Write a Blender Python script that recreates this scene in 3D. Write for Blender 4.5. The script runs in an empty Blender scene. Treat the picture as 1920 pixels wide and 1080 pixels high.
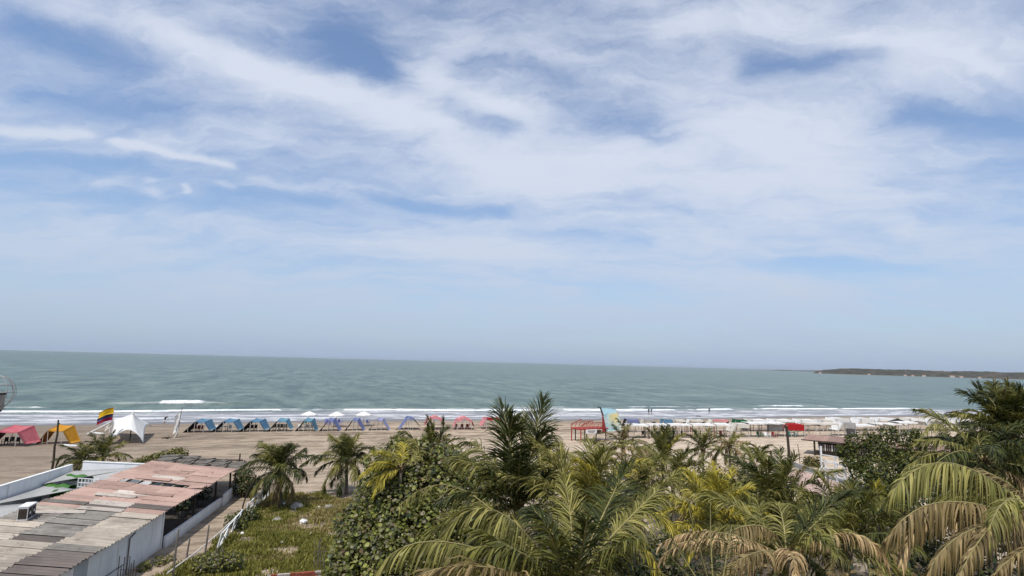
import bpy, bmesh, math, random
import numpy as np
from mathutils import Vector, Matrix
random.seed(7)
rng = np.random.default_rng(11)
scene = bpy.context.scene
COL = scene.collection
R = math.radians

# ------------------------------------------------------------------ camera
CAM_H, FOC, CX, CY = 13.2, 1050.0, 960.0, 540.0
roll = math.atan(0.0258)
pitch = math.atan(140 * math.cos(roll) / FOC)
vf = Vector((0, math.cos(pitch), math.sin(pitch)))
u0 = Vector((0, -math.sin(pitch), math.cos(pitch)))
r0 = Vector((1, 0, 0))
vr = r0 * math.cos(roll) + u0 * math.sin(roll)
vu = u0 * math.cos(roll) - r0 * math.sin(roll)
cam_data = bpy.data.cameras.new('camera')
cam = bpy.data.objects.new('camera', cam_data)
COL.objects.link(cam)
cam.matrix_world = Matrix(((vr.x, vu.x, -vf.x, 0), (vr.y, vu.y, -vf.y, 0), (vr.z, vu.z, -vf.z, CAM_H), (0, 0, 0, 1)))
cam_data.sensor_width = 36.0
cam_data.lens = 36.0 * FOC / 1920.0
cam_data.clip_start = 0.1
cam_data.clip_end = 120000.0
scene.camera = cam

# ------------------------------------------------------------------ view, sun, sky
scene.view_settings.view_transform = 'Standard'
scene.view_settings.look = 'None'
scene.view_settings.exposure = 0.0
scene.view_settings.gamma = 1.0
scene.view_settings.use_curve_mapping = False
scene.render.engine = 'CYCLES'
scene.cycles.use_denoising = True
scene.cycles.max_bounces = 8
scene.cycles.transparent_max_bounces = 8
SUN_EL, SUN_DIR = 63.0, Vector((-0.40, -0.92, 0)).normalized()     # towards the sun: over the left shoulder
to_sun = Vector((SUN_DIR.x * math.cos(R(SUN_EL)), SUN_DIR.y * math.cos(R(SUN_EL)), math.sin(R(SUN_EL))))
sun_data = bpy.data.lights.new('sun', 'SUN')
sun_data.energy = 4.0
sun_data.angle = R(0.55)
sun_data.color = (1.0, 0.955, 0.89)
sun = bpy.data.objects.new('sun', sun_data)
COL.objects.link(sun)
sun.location = (-60, -60, 90)
sun.rotation_euler = to_sun.to_track_quat('Z', 'Y').to_euler()

world = bpy.data.worlds.new('World')
scene.world = world
world.use_nodes = True


class NT:
    """small helper for node graphs"""
    def __init__(s, tree):
        s.t = tree
    def n(s, typ, **kw):
        nd = s.t.nodes.new(typ)
        for k, v in kw.items():
            setattr(nd, k, v)
        return nd
    def link(s, a, b):
        s.t.links.new(a, b)
    def put(s, sock, v):
        if isinstance(v, bpy.types.NodeSocket):
            s.t.links.new(v, sock)
        elif v is not None:
            if hasattr(sock.default_value, '__len__') and not hasattr(v, '__len__'):
                v = (v, v, v, 1)[:len(sock.default_value)]
            if hasattr(v, '__len__') and len(v) == 3 and len(sock.default_value) == 4:
                v = tuple(v) + (1,)
            sock.default_value = v
    def m(s, op, a, b=None, c=None, clamp=False):
        nd = s.n('ShaderNodeMath', operation=op, use_clamp=clamp)
        s.put(nd.inputs[0], a)
        if b is not None: s.put(nd.inputs[1], b)
        if c is not None: s.put(nd.inputs[2], c)
        return nd.outputs[0]
    def v(s, op, a, b=None, out=0):
        nd = s.n('ShaderNodeVectorMath', operation=op)
        s.put(nd.inputs[0], a)
        if b is not None:
            if op == 'SCALE': s.put(nd.inputs['Scale'], b)
            else: s.put(nd.inputs[1], b)
        return nd.outputs[out]
    def mix(s, fac, a, b, blend='MIX'):
        nd = s.n('ShaderNodeMix', data_type='RGBA', blend_type=blend)
        s.put(nd.inputs[0], fac); s.put(nd.inputs[6], a); s.put(nd.inputs[7], b)
        return nd.outputs[2]
    def noise(s, vec, scale, detail=3, rough=0.55, dist=0.0, col=False):
        nd = s.n('ShaderNodeTexNoise')
        if vec is not None: s.put(nd.inputs['Vector'], vec)
        nd.inputs['Scale'].default_value = scale
        nd.inputs['Detail'].default_value = detail
        nd.inputs['Roughness'].default_value = rough
        nd.inputs['Distortion'].default_value = dist
        return nd.outputs[1 if col else 0]
    def ss(s, x, lo, hi, a=0.0, b=1.0):
        nd = s.n('ShaderNodeMapRange', interpolation_type='SMOOTHSTEP')
        s.put(nd.inputs[0], x)
        for i, q in enumerate((lo, hi, a, b)): s.put(nd.inputs[i + 1], q)
        return nd.outputs[0]
    def xyz(s, vec):
        nd = s.n('ShaderNodeSeparateXYZ'); s.put(nd.inputs[0], vec)
        return nd.outputs
    def comb(s, x, y, z=0.0):
        nd = s.n('ShaderNodeCombineXYZ')
        for i, q in enumerate((x, y, z)): s.put(nd.inputs[i], q)
        return nd.outputs[0]
    def bump(s, h, strength, dist=0.05):
        nd = s.n('ShaderNodeBump')
        s.put(nd.inputs['Height'], h); nd.inputs['Strength'].default_value = strength
        nd.inputs['Distance'].default_value = dist
        return nd.outputs[0]


def ray(px, py):
    return vf + vr * ((px - CX) / FOC) - vu * ((py - CY) / FOC)


KP = 0.22      # cloud layer projection: P = (x, y) / (z + KP)
def skyP(px, py):
    d = ray(px, py).normalized()
    return Vector((d.x / (d.z + KP), d.y / (d.z + KP)))


def build_sky():
    g = NT(world.node_tree)
    world.node_tree.nodes.clear()
    out = g.n('ShaderNodeOutputWorld')
    bg = g.n('ShaderNodeBackground')
    bg.inputs['Strength'].default_value = 0.15
    g.link(bg.outputs[0], out.inputs[0])
    sky = g.n('ShaderNodeTexSky', sky_type='NISHITA')
    sky.sun_disc = False
    sky.sun_elevation = R(SUN_EL)
    sky.sun_rotation = math.atan2(SUN_DIR.x, SUN_DIR.y)
    sky.altitude = 0
    sky.air_density = 1.0
    sky.dust_density = 0.6
    sky.ozone_density = 2.0
    d = g.v('NORMALIZE', g.n('ShaderNodeTexCoord').outputs['Generated'])
    x, y, z = g.xyz(d)
    zc = g.m('MAXIMUM', z, 0.0)
    den = g.m('ADD', zc, KP)
    P = g.comb(g.m('DIVIDE', x, den), g.m('DIVIDE', y, den), 0)
    # wind-drawn cirrus: warp the layer, then stretch it along the wind
    w1 = g.v('SCALE', g.v('SUBTRACT', g.noise(P, 1.1, 4, 0.55, col=True), (0.5, 0.5, 0.5)), 0.55)
    w2 = g.v('SCALE', g.v('SUBTRACT', g.noise(P, 5.0, 6, 0.66, col=True), (0.5, 0.5, 0.5)), 0.20)
    Pw = g.v('ADD', g.v('ADD', P, w1), w2)
    mp = g.n('ShaderNodeMapping'); g.put(mp.inputs[0], Pw)
    mp.inputs['Rotation'].default_value = (0, 0, R(38)); mp.inputs['Scale'].default_value = (0.8, 2.1, 1)
    streak = g.noise(mp.outputs[0], 1.7, 7, 0.56)
    soft = g.noise(Pw, 0.85, 5, 0.5)
    fine = g.noise(mp.outputs[0], 5.5, 6, 0.6)
    Pb = g.v('ADD', P, g.v('SCALE', g.v('ADD', w1, w2), 0.45))
    bx, by, _ = g.xyz(Pb)

    def capsule(p0, p1, wd):
        a, b = skyP(*p0), skyP(*p1)
        ab = b - a
        L2 = max(ab.dot(ab), 1e-6)
        # width given in pixels across the streak at its middle
        mid = ((p0[0] + p1[0]) / 2, (p0[1] + p1[1]) / 2)
        wdt = (skyP(mid[0], mid[1] + wd) - skyP(mid[0], mid[1] - wd)).length / 2 if abs(p1[1] - p0[1]) < abs(p1[0] - p0[0]) * 1.2 else (skyP(mid[0] + wd, mid[1]) - skyP(mid[0] - wd, mid[1])).length / 2
        dx = g.m('SUBTRACT', bx, a.x); dy = g.m('SUBTRACT', by, a.y)
        t = g.m('DIVIDE', g.m('ADD', g.m('MULTIPLY', dx, ab.x), g.m('MULTIPLY', dy, ab.y)), L2, clamp=True)
        ex = g.m('SUBTRACT', dx, g.m('MULTIPLY', t, ab.x)); ey = g.m('SUBTRACT', dy, g.m('MULTIPLY', t, ab.y))
        q = g.m('ADD', g.m('MULTIPLY', ex, ex), g.m('MULTIPLY', ey, ey))
        return g.m('EXPONENT', g.m('MULTIPLY', q, -1.0 / (wdt * wdt)))

    acc = None
    for p0, p1, wd, amp in CLOUDS:
        q = g.m('MULTIPLY', capsule(p0, p1, wd), amp)
        acc = q if acc is None else g.m('ADD', acc, q)
    cover = g.m('ADD', g.m('MULTIPLY', g.m('SUBTRACT', streak, 0.5), 1.5), g.m('MULTIPLY', g.m('SUBTRACT', soft, 0.5), 1.1))
    cover = g.m('ADD', cover, g.m('MULTIPLY', g.m('SUBTRACT', fine, 0.5), 0.95))
    cover = g.m('ADD', g.m('ADD', cover, acc), 0.40)
    mask = g.m('MULTIPLY', g.ss(cover, -0.16, 1.10), 0.93)
    clear = g.v('SCALE', g.v('MULTIPLY', sky.outputs[0], SKY_TINT), SKY_GAIN)
    base = g.mix(mask, clear, tuple(c / 0.15 for c in CLOUD_COL))
    # veil of moist air towards the horizon
    veil = g.m('EXPONENT', g.m('MULTIPLY', zc, -1 / 0.20))
    base = g.mix(g.m('MULTIPLY', veil, 0.90), base, tuple(c / 0.15 for c in HORIZON_COL))
    g.link(base, bg.inputs['Color'])


SKY_TINT, SKY_GAIN = (0.94, 0.95, 1.0), 1.06
CLOUD_COL = (0.755, 0.805, 0.915)
HORIZON_COL = (0.335, 0.446, 0.622)
# streaks of cirrus (positive) and gaps of blue (negative), as directions in the sky
CLOUDS = [
    ((290, 60), (560, 150), 28, .40), ((470, 130), (830, 235), 34, .50), ((700, 200), (940, 320), 45, .38),
    ((760, 130), (950, 210), 22, .34), ((860, 50), (800, 160), 40, .25), ((100, 10), (330, 60), 34, .25),
    ((190, 262), (440, 315), 7, .62), ((0, 235), (115, 242), 13, .55), ((500, 340), (700, 375), 16, .20),
    ((285, 360), (300, 368), 8, .5), ((350, 352), (360, 364), 9, .52), ((185, 352), (225, 330), 9, .3), ((420, 350), (436, 356), 6, .35), ((268, 333), (276, 338), 5, .35),
    ((1050, 330), (1500, 340), 95, .46), ((1300, 230), (1500, 260), 45, .34), ((1450, 380), (1900, 350), 60, .18),
    ((1650, 80), (1860, 100), 42, .40), ((1250, 60), (1560, 20), 28, .28), ((1000, 60), (1060, 120), 60, .12),
    ((0, 450), (420, 470), 40, .22), ((520, 440), (960, 480), 30, .30), ((900, 480), (1450, 560), 40, .32), ((1250, 470), (1750, 450), 40, .28), ((0, 530), (600, 560), 30, .22), ((700, 600), (1500, 620), 24, .2), ((640, 375), (840, 410), 10, .15), ((1500, 110), (1600, 70), 20, .12),
    ((640, 70), (720, 140), 40, -.50), ((560, 110), (690, 100), 30, -.2), ((700, 375), (920, 395), 16, -.55), ((420, 365), (640, 380), 12, -.35),
    ((1420, 130), (1620, 100), 26, -.55), ((1100, 210), (1230, 250), 34, -.40), ((1690, 210), (1920, 230), 26, -.5),
    ((20, 40), (180, 100), 45, -.40), ((60, 180), (300, 220), 30, -.25), ((0, 300), (240, 300), 16, -.35), ((1480, 500), (1700, 510), 14, -.35),
    ((850, 215), (960, 240), 16, -.30), ((980, 430), (1200, 450), 10, -.3), ((1010, 130), (1080, 150), 20, -.2), ((200, 370), (420, 390), 16, -.22), ((1750, 400), (1920, 420), 20, -.2),
]
build_sky()

# ------------------------------------------------------------------ materials
def new_mat(name):
    m = bpy.data.materials.new(name)
    m.use_nodes = True
    m.node_tree.nodes.clear()
    g = NT(m.node_tree)
    out = g.n('ShaderNodeOutputMaterial')
    b = g.n('ShaderNodeBsdfPrincipled')
    g.link(b.outputs[0], out.inputs[0])
    return m, g, b, out


def simple(name, c, rough=0.7, var=0.25, scale=3.0, bump=0.0, bscale=20.0, spec=0.3, c2=None, metal=0.0, random_tone=0.0):
    """a weathered solid colour: two octaves of blotches, slight relief, tone varying from object to object"""
    m, g, b, out = new_mat(name)
    co = g.n('ShaderNodeTexCoord').outputs['Object']
    n1 = g.noise(co, scale, 5, 0.6)
    c2 = c2 or tuple(x * (1 - var) for x in c)
    col = g.mix(g.ss(n1, 0.32, 0.68), c, c2)
    n2 = g.noise(co, scale * 9, 3, 0.6)
    col = g.mix(g.ss(n2, 0.35, 0.75, 0, 0.35 * min(1, var * 2)), col, tuple(x * 0.6 for x in c2))
    if random_tone:
        rnd = g.n('ShaderNodeObjectInfo').outputs['Random']
        hs = g.n('ShaderNodeHueSaturation'); g.put(hs.inputs['Color'], col)
        g.put(hs.inputs['Value'], g.ss(rnd, 0, 1, 1 - random_tone, 1 + random_tone))
        col = hs.outputs[0]
    g.put(b.inputs['Base Color'], col)
    b.inputs['Roughness'].default_value = rough
    b.inputs['Specular IOR Level'].default_value = spec
    b.inputs['Metallic'].default_value = metal
    if bump:
        g.link(g.bump(g.noise(co, bscale, 4, 0.6), bump, 0.03), b.inputs['Normal'])
    return m


# ------------------------------------------------------------------ object helpers
def tag(o, label=None, cat=None, group=None, kind=None):
    if label: o['label'] = label
    if cat: o['category'] = cat
    if group: o['group'] = group
    if kind: o['kind'] = kind
    return o


def thing(name, label, cat, loc=(0, 0, 0), rz=0.0, group=None):
    o = bpy.data.objects.new(name, None)
    o.empty_display_size = 0.3
    COL.objects.link(o)
    o.location = loc
    o.rotation_euler = (0, 0, rz)
    return tag(o, label, cat, group)


def link_mesh(name, me, mats=(), parent=None, smooth=False, loc=None):
    o = bpy.data.objects.new(name, me)
    COL.objects.link(o)
    if mats and not me.materials:
        for m in (mats if isinstance(mats, (list, tuple)) else [mats]): me.materials.append(m)
    if parent: o.parent = parent
    if loc is not None: o.location = loc
    if smooth: me.shade_smooth()
    return o


def raw_mesh(name, verts, faces):
    """verts (n,3) and faces as an (m,k) array of one polygon size"""
    verts = np.asarray(verts, dtype=np.float32); faces = np.asarray(faces, dtype=np.int32)
    me = bpy.data.meshes.new(name)
    n, (mf, k) = len(verts), faces.shape
    me.vertices.add(n); me.vertices.foreach_set('co', verts.ravel())
    me.loops.add(mf * k); me.loops.foreach_set('vertex_index', faces.ravel())
    me.polygons.add(mf)
    me.polygons.foreach_set('loop_start', np.arange(0, mf * k, k, dtype=np.int32))
    me.update(calc_edges=True)
    return me


class MB:
    """collects boxes, tubes and sheets into ONE mesh"""
    def __init__(s):
        s.v, s.f = [], []
    def add(s, vs, fs):
        o = len(s.v)
        s.v += [tuple(q) for q in vs]
        s.f += [tuple(i + o for i in f) for f in fs]
        return s
    def box(s, c, size, rot=None):
        hx, hy, hz = (q / 2 for q in size)
        vs = [Vector((x, y, z)) for x in (-hx, hx) for y in (-hy, hy) for z in (-hz, hz)]
        if rot is not None: vs = [rot @ q for q in vs]
        c = Vector(c)
        return s.add([q + c for q in vs], [(0, 1, 3, 2), (4, 6, 7, 5), (0, 4, 5, 1), (2, 3, 7, 6), (0, 2, 6, 4), (1, 5, 7, 3)])
    def tube(s, pts, rad, n=8, caps=True):
        pts = [Vector(p) for p in pts]
        if not hasattr(rad, '__len__'): rad = [rad] * len(pts)
        vs, fs = [], []
        up = None
        for i, p in enumerate(pts):
            t = (pts[min(i + 1, len(pts) - 1)] - pts[max(i - 1, 0)]).normalized()
            if up is None: up = Vector((0, 0, 1)) if abs(t.z) < 0.9 else Vector((1, 0, 0))
            a = t.cross(up).normalized(); b = a.cross(t).normalized(); up = b
            for k in range(n):
                an = 2 * math.pi * k / n
                vs.append(p + (a * math.cos(an) + b * math.sin(an)) * rad[i])
        for i in range(len(pts) - 1):
            for k in range(n):
                k2 = (k + 1) % n
                fs.append((i * n + k, i * n + k2, (i + 1) * n + k2, (i + 1) * n + k))
        if caps:
            fs.append(tuple(range(n))[::-1]); fs.append(tuple(range((len(pts) - 1) * n, len(pts) * n)))
        return s.add(vs, fs)
    def bar(s, a, b, w, h=None):
        a, b = Vector(a), Vector(b)
        d = b - a
        return s.box((a + b) / 2, (w, h or w, d.length), d.to_track_quat('Z', 'Y').to_matrix())
    def grid(s, P, thick=0.0, nrm=None):
        """P[i][j] points; with thickness a closed shell"""
        ni, nj = len(P), len(P[0])
        top = [Vector(P[i][j]) for i in range(ni) for j in range(nj)]
        q = lambda i, j: i * nj + j
        fs = [(q(i, j), q(i + 1, j), q(i + 1, j + 1), q(i, j + 1)) for i in range(ni - 1) for j in range(nj - 1)]
        if not thick: return s.add(top, fs)
        n = Vector(nrm) if nrm is not None else (Vector(P[1][0]) - Vector(P[0][0])).cross(Vector(P[0][1]) - Vector(P[0][0])).normalized()
        N = len(top)
        vs = top + [p - n * thick for p in top]
        fs2 = [tuple(i + N for i in f[::-1]) for f in fs]
        edge = [q(i, 0) for i in range(ni)] + [q(ni - 1, j) for j in range(1, nj)] + [q(i, nj - 1) for i in range(ni - 2, -1, -1)] + [q(0, j) for j in range(nj - 2, 0, -1)]
        side = [(edge[k], edge[k] + N, edge[(k + 1) % len(edge)] + N, edge[(k + 1) % len(edge)])[::-1] for k in range(len(edge))]
        return s.add(vs, fs + fs2 + side)
    def lathe(s, prof, n=16, c=(0, 0, 0)):
        vs, fs = [], []
        for r_, z_ in prof:
            for k in range(n):
                an = 2 * math.pi * k / n
                vs.append((c[0] + r_ * math.cos(an), c[1] + r_ * math.sin(an), c[2] + z_))
        for i in range(len(prof) - 1):
            for k in range(n):
                k2 = (k + 1) % n
                fs.append((i * n + k, i * n + k2, (i + 1) * n + k2, (i + 1) * n + k))
        return s.add(vs, fs)
    def mesh(s, name):
        me = bpy.data.meshes.new(name)
        me.from_pydata([tuple(q) for q in s.v], [], s.f)
        me.update()
        return me
    def build(s, name, mat, parent=None, smooth=False, loc=None):
        return link_mesh(name, s.mesh(name), mat, parent, smooth, loc)


def copy_tree(o, parent=None):
    c = o.copy()
    COL.objects.link(c)
    if parent is not None: c.parent = parent
    for ch in list(o.children): copy_tree(ch, c)
    return c


# numpy value noise
def vnoise(x, y, seed=0):
    xi, yi = np.floor(x).astype(np.int64), np.floor(y).astype(np.int64)
    fx, fy = x - xi, y - yi
    fx, fy = fx * fx * (3 - 2 * fx), fy * fy * (3 - 2 * fy)
    def h(a, b):
        n = (a * 374761393 + b * 668265263 + seed * 144665) & 0x7fffffff
        n = ((n ^ (n >> 13)) * 1274126177) & 0x7fffffff
        return ((n ^ (n >> 16)) & 0xffff) / 65535.0
    return (h(xi, yi) * (1 - fx) + h(xi + 1, yi) * fx) * (1 - fy) + (h(xi, yi + 1) * (1 - fx) + h(xi + 1, yi + 1) * fx) * fy


def fbm(x, y, seed=0, oct=4):
    a, s, t = 0.5, 0.0, 0.0
    for i in range(oct):
        s = s + a * vnoise(x, y, seed + i); t += a
        x, y, a = x * 2.03 + 17.1, y * 2.03 + 5.3, a * 0.5
    return s / t


def sstep(x, a, b):
    t = np.clip((x - a) / (b - a), 0, 1)
    return t * t * (3 - 2 * t)


# ------------------------------------------------------------------ terrain: shore axes s (along the beach) and t (out to sea)
TH = math.atan(0.35)
ES, ET, SO = Vector((math.cos(TH), math.sin(TH))), Vector((-math.sin(TH), math.cos(TH))), Vector((0, 134.5))


def st(x, y):
    dx, dy = x - SO.x, y - SO.y
    return dx * ES.x + dy * ES.y, dx * ET.x + dy * ET.y


def zst(s, t):
    t = np.asarray(t, dtype=float); s = np.asarray(s, dtype=float)
    w = 1.6 * np.sin(s / 23.0) + 0.9 * np.sin(s / 8.7 + 1.0)          # cusps of the waterline
    tt = t + w
    z = np.where(tt > 0, -0.035 * tt, 0.062 * np.minimum(-tt, 21.0))
    z = z + 0.5 * sstep(-t, 44, 62)
    rough = 0.10 * (fbm(s / 5.0, t / 3.0, 3) - 0.5) + 0.35 * (fbm(s / 22.0, t / 16.0, 9) - 0.5)
    return z + rough * sstep(-tt, 6, 20)


def zg(x, y):
    s, t = st(x, y)
    return float(zst(s, t))


def gp(px, py):
    """where the line of sight through a photo pixel meets the ground"""
    d = ray(px, py)
    z = 1.3
    for _ in range(12):
        k = (z - CAM_H) / d.z
        z = zg(d.x * k, d.y * k)
    return Vector((d.x * k, d.y * k, z))


def at(px, py, Y):
    d = ray(px, py)
    k = Y / d.y
    return Vector((d.x * k, Y, CAM_H + d.z * k))


def lines(segs):
    out = []
    for a, b, n in segs: out += list(np.linspace(a, b, n, endpoint=False))
    return np.array(out + [segs[-1][1]])


def rect_grid(S, T):
    ns, nt = len(S), len(T)
    i, j = np.meshgrid(np.arange(ns - 1), np.arange(nt - 1), indexing='ij')
    a = (i * nt + j).ravel()
    return np.stack([a, a + nt, a + nt + 1, a + 1], 1)


def build_beach():
    S = lines([(-2600, -260, 30), (-260, -130, 60), (-130, 150, 560), (150, 320, 110), (320, 2600, 30)])
    T = lines([(-900, -140, 20), (-140, -90, 40), (-90, 0, 240), (0, 60, 30)])
    ss_, tt_ = np.meshgrid(S, T, indexing='ij')
    z = zst(ss_, tt_)
    v = np.stack([ss_.ravel(), tt_.ravel(), z.ravel()], 1)
    me = raw_mesh('beach', v, rect_grid(S, T))
    m, g, b, out = new_mat('beach_sand')
    co = g.n('ShaderNodeTexCoord').outputs['Object']
    sx, ty, _ = g.xyz(co)
    tracks = g.noise(g.v('MULTIPLY', co, (0.07, 0.33, 1)), 1.0, 8, 0.68, 0.6)
    tracks2 = g.noise(g.v('MULTIPLY', co, (0.42, 1.1, 1)), 1.0, 7, 0.72)
    patch = g.noise(co, 0.045, 4, 0.55)
    grain = g.noise(co, 9.0, 4, 0.7)
    col = g.mix(g.ss(patch, 0.35, 0.65), (0.50, 0.395, 0.285), (0.395, 0.308, 0.216))
    col = g.mix(g.ss(tracks, 0.46, 0.56, 0, 0.95), col, (0.185, 0.138, 0.096))
    col = g.mix(g.ss(tracks2, 0.5, 0.6, 0, 0.75), col, (0.48, 0.385, 0.285))
    col = g.mix(g.ss(grain, 0.55, 0.8, 0, 0.35), col, (0.2, 0.15, 0.11))
    col = g.mix(g.ss(tracks2, 0.38, 0.47, 0.7, 0), col, (0.19, 0.143, 0.10))
    # dry pale sand inland and eastwards
    dryness = g.m('MULTIPLY', g.ss(g.m('ADD', ty, g.m('MULTIPLY', patch, 14)), -22, -48), g.ss(g.m('ADD', sx, g.m('MULTIPLY', patch, 30)), -45, 30, 0.25, 1.0))
    col = g.mix(g.m('MULTIPLY', dryness, 0.75), col, g.mix(g.ss(tracks2, .42, .6), (0.50, 0.395, 0.285), (0.68, 0.56, 0.43)))
    # darker, damper sand on the western half
    west = g.ss(g.m('ADD', sx, g.m('MULTIPLY', patch, 40)), -80, 0, 0.9, 0.0)
    col = g.mix(west, col, (0.19, 0.15, 0.112))
    # wet band beside the water
    edge = g.m('ADD', ty, g.m('MULTIPLY', g.m('SUBTRACT', g.noise(g.v('MULTIPLY', co, (0.06, 0.2, 1)), 1, 3), 0.5), 9))
    wet = g.ss(edge, -12.0, -3.0)
    damp = g.ss(edge, -26, -9, 0, 0.45)
    col = g.mix(damp, col, (0.24, 0.195, 0.155))
    col = g.mix(wet, col, (0.135, 0.115, 0.10))
    g.put(b.inputs['Base Color'], col)
    g.put(b.inputs['Roughness'], g.ss(wet, 0, 1, 0.95, 0.35))
    b.inputs['Specular IOR Level'].default_value = 0.25
    foot = g.noise(co, 2.6, 4, 0.6)
    h = g.m('ADD', g.m('MULTIPLY', foot, 0.5), g.m('MULTIPLY', tracks2, 0.8))
    bn = g.n('ShaderNodeBump'); g.put(bn.inputs['Height'], h); bn.inputs['Distance'].default_value = 0.5
    g.put(bn.inputs['Strength'], g.ss(wet, 0, 1, 0.9, 0.05))
    g.link(bn.outputs[0], b.inputs['Normal'])
    o = link_mesh('beach', me, m, smooth=True)
    o.location = (SO.x, SO.y, 0); o.rotation_euler = (0, 0, TH)
    tag(o, kind='structure')


def build_sea():
    S = lines([(-40000, -3000, 14), (-3000, -420, 30), (-420, -190, 110), (-190, 230, 840), (230, 520, 200), (520, 3000, 30), (3000, 40000, 14)])
    T = lines([(-6, 62, 190), (62, 130, 90), (130, 400, 70), (400, 2000, 40), (2000, 45000, 24)])
    s_, t_ = np.meshgrid(S, T, indexing='ij')
    near = 1 - sstep(t_, 150, 400)
    # long low swells parallel to the shore
    wob = 6.0 * (fbm(s_ / 60.0, t_ / 80.0, 21) - 0.5)
    z = 0.10 * near * np.sin((t_ + wob * 2.5) / 3.4) * sstep(t_, 10, 40) * fbm(s_ / 25, t_ / 9, 4) * 1.6
    n1 = fbm(s_ / 7.0, t_ / 3.0, 31, 5)
    n2 = fbm(s_ / 2.2, t_ / 1.1, 37, 4)
    n3 = fbm(s_ / 30.0, t_ / 14.0, 41, 3)
    foam = np.zeros_like(z)
    def line(tc, half_in, half_out, amt, s0=None, s1=None, soft=12, sd=0, rag=1.0, h=0.0):
        """one line of white water: crest at t = tc(s); ragged behind, sharp in front"""
        nonlocal foam, z
        c = tc + 7.0 * (fbm(s_ / 45.0, s_ * 0 + sd, 50 + sd, 3) - 0.5) + 1.6 * (fbm(s_ / 6.0, s_ * 0 + sd, 70 + sd, 3) - 0.5)
        d = t_ - c
        e = np.ones_like(s_)
        if s0 is not None: e = e * sstep(s_, s0 - soft, s0 + soft)
        if s1 is not None: e = e * (1 - sstep(s_, s1 - soft, s1 + soft))
        gap = sstep(fbm(s_ / 11.0, s_ * 0 + 3.3 * sd, 90 + sd, 4), 0.26 + 0.11 * rag, 0.36 + 0.11 * rag)
        prof = np.where(d < 0, 1 - sstep(-d, 0, half_in), 1 - sstep(d, 0, half_out))
        body = sstep(prof + rag * (n2 - 0.5) * 0.9, 0.35, 0.75) * e * (0.25 + 0.75 * gap)
        foam = np.maximum(foam, amt * body)
        if h:
            z = z + h * e * np.exp(-((d - 0.6) / np.where(d < 0.6, 0.9, 2.4)) ** 2) * (0.6 + 0.6 * gap)
    line(1.2, 0.6, 1.2, 0.55, sd=1, rag=0.9)
    line(6.0, 0.8, 1.6, 0.70, sd=10, rag=0.9)
    line(10.5, 0.8, 1.8, 0.35, sd=2, rag=1.4)
    line(14.5, 0.9, 2.2, 0.5, sd=3, rag=1.3, s1=-20)
    line(23.0, 0.9, 2.2, 1.0, sd=4, rag=0.6, h=0.25, s1=172)
    line(27.5, 0.7, 2.0, 0.6, sd=5, rag=1.5, s0=-60, s1=60, h=0.1)
    line(44.3, 1.3, 1.6, 1.0, sd=6, rag=1.15, s0=-92, s1=-66, soft=3, h=0.3)
    line(44.6, 1.5, 1.5, 0.0, sd=6, rag=0.8, s0=-103, s1=-58, soft=7, h=0.45)
    line(35.5, 1.3, 1.5, 1.0, sd=7, rag=0.4, s0=-140, s1=-104, soft=3, h=0.4)
    line(37.5, 1.0, 1.5, 0.9, sd=8, rag=1.4, s0=110, s1=138, soft=5, h=0.3)
    line(34.0, 0.8, 1.2, 0.55, sd=9, rag=1.7, s0=-35, s1=90, soft=20, h=0.15)
    # broken, spent foam over the whole wash
    wash = (1 - sstep(t_ + 10 * (n3 - 0.5), 17, 26)) * sstep(t_, -4, 2)
    lace = sstep(n1 * 0.65 + n2 * 0.35, 0.47, 0.62)
    foam = np.maximum(foam, wash * lace * 0.42)
    caps = sstep(n2 * 0.5 + n1 * 0.5, 0.73, 0.80) * sstep(t_, 25, 40) * (1 - sstep(t_, 90, 200)) * 0.35
    foam = np.maximum(foam, caps)
    v = np.stack([s_.ravel(), t_.ravel(), z.ravel()], 1)
    me = raw_mesh('sea', v, rect_grid(S, T))
    at_ = me.attributes.new('foam', 'FLOAT', 'POINT'); at_.data.foreach_set('value', foam.ravel().astype(np.float32))
    at_ = me.attributes.new('silt', 'FLOAT', 'POINT'); at_.data.foreach_set('value', wash.ravel().astype(np.float32))
    m, g, b, out = new_mat('sea_water')
    co = g.n('ShaderNodeTexCoord').outputs['Object']
    _, ty, _ = g.xyz(co)
    fo = g.n('ShaderNodeAttribute', attribute_name='foam').outputs['Fac']
    si = g.n('ShaderNodeAttribute', attribute_name='silt').outputs['Fac']
    big = g.noise(g.v('MULTIPLY', co, (0.004, 0.02, 1)), 1.0, 4, 0.6)
    frac = g.noise(g.v('MULTIPLY', co, (0.085, 0.024, 1)), 1.0, 9, 0.80, 0.2)
    rip = g.noise(g.v('MULTIPLY', co, (0.10, 0.30, 1)), 1.0, 6, 0.62, 0.4)
    rip2 = g.noise(g.v('MULTIPLY', co, (0.55, 1.3, 1)), 1.0, 5, 0.65, 0.5)
    swell = g.noise(g.v('MULTIPLY', co, (0.022, 0.08, 1)), 1.0, 5, 0.6, 0.3)
    deep = g.mix(g.ss(big, 0.35, 0.65), SEA_A, SEA_B)
    deep = g.mix(g.ss(frac, 0.49, 0.57, 0, 0.95), deep, SEA_C)  # light and dark of the wave facets put into the water colour
    deep = g.mix(g.ss(frac, 0.41, 0.48, 0.9, 0), deep, SEA_D)
    deep = g.mix(g.ss(rip, 0.50, 0.68, 0, 0.45), deep, SEA_C)
    deep = g.mix(g.ss(swell, 0.5, 0.64, 0, 0.40), deep, SEA_C)
    col = g.mix(g.m('MULTIPLY', si, 0.85), deep, (0.215, 0.20, 0.205))
    fo2 = g.m('MULTIPLY', fo, g.ss(g.noise(co, 1.7, 4, 0.65), 0.25, 0.6, 0.45, 1.15), clamp=True)
    col = g.mix(fo2, col, (0.86, 0.87, 0.88))
    g.put(b.inputs['Base Color'], col)
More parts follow.
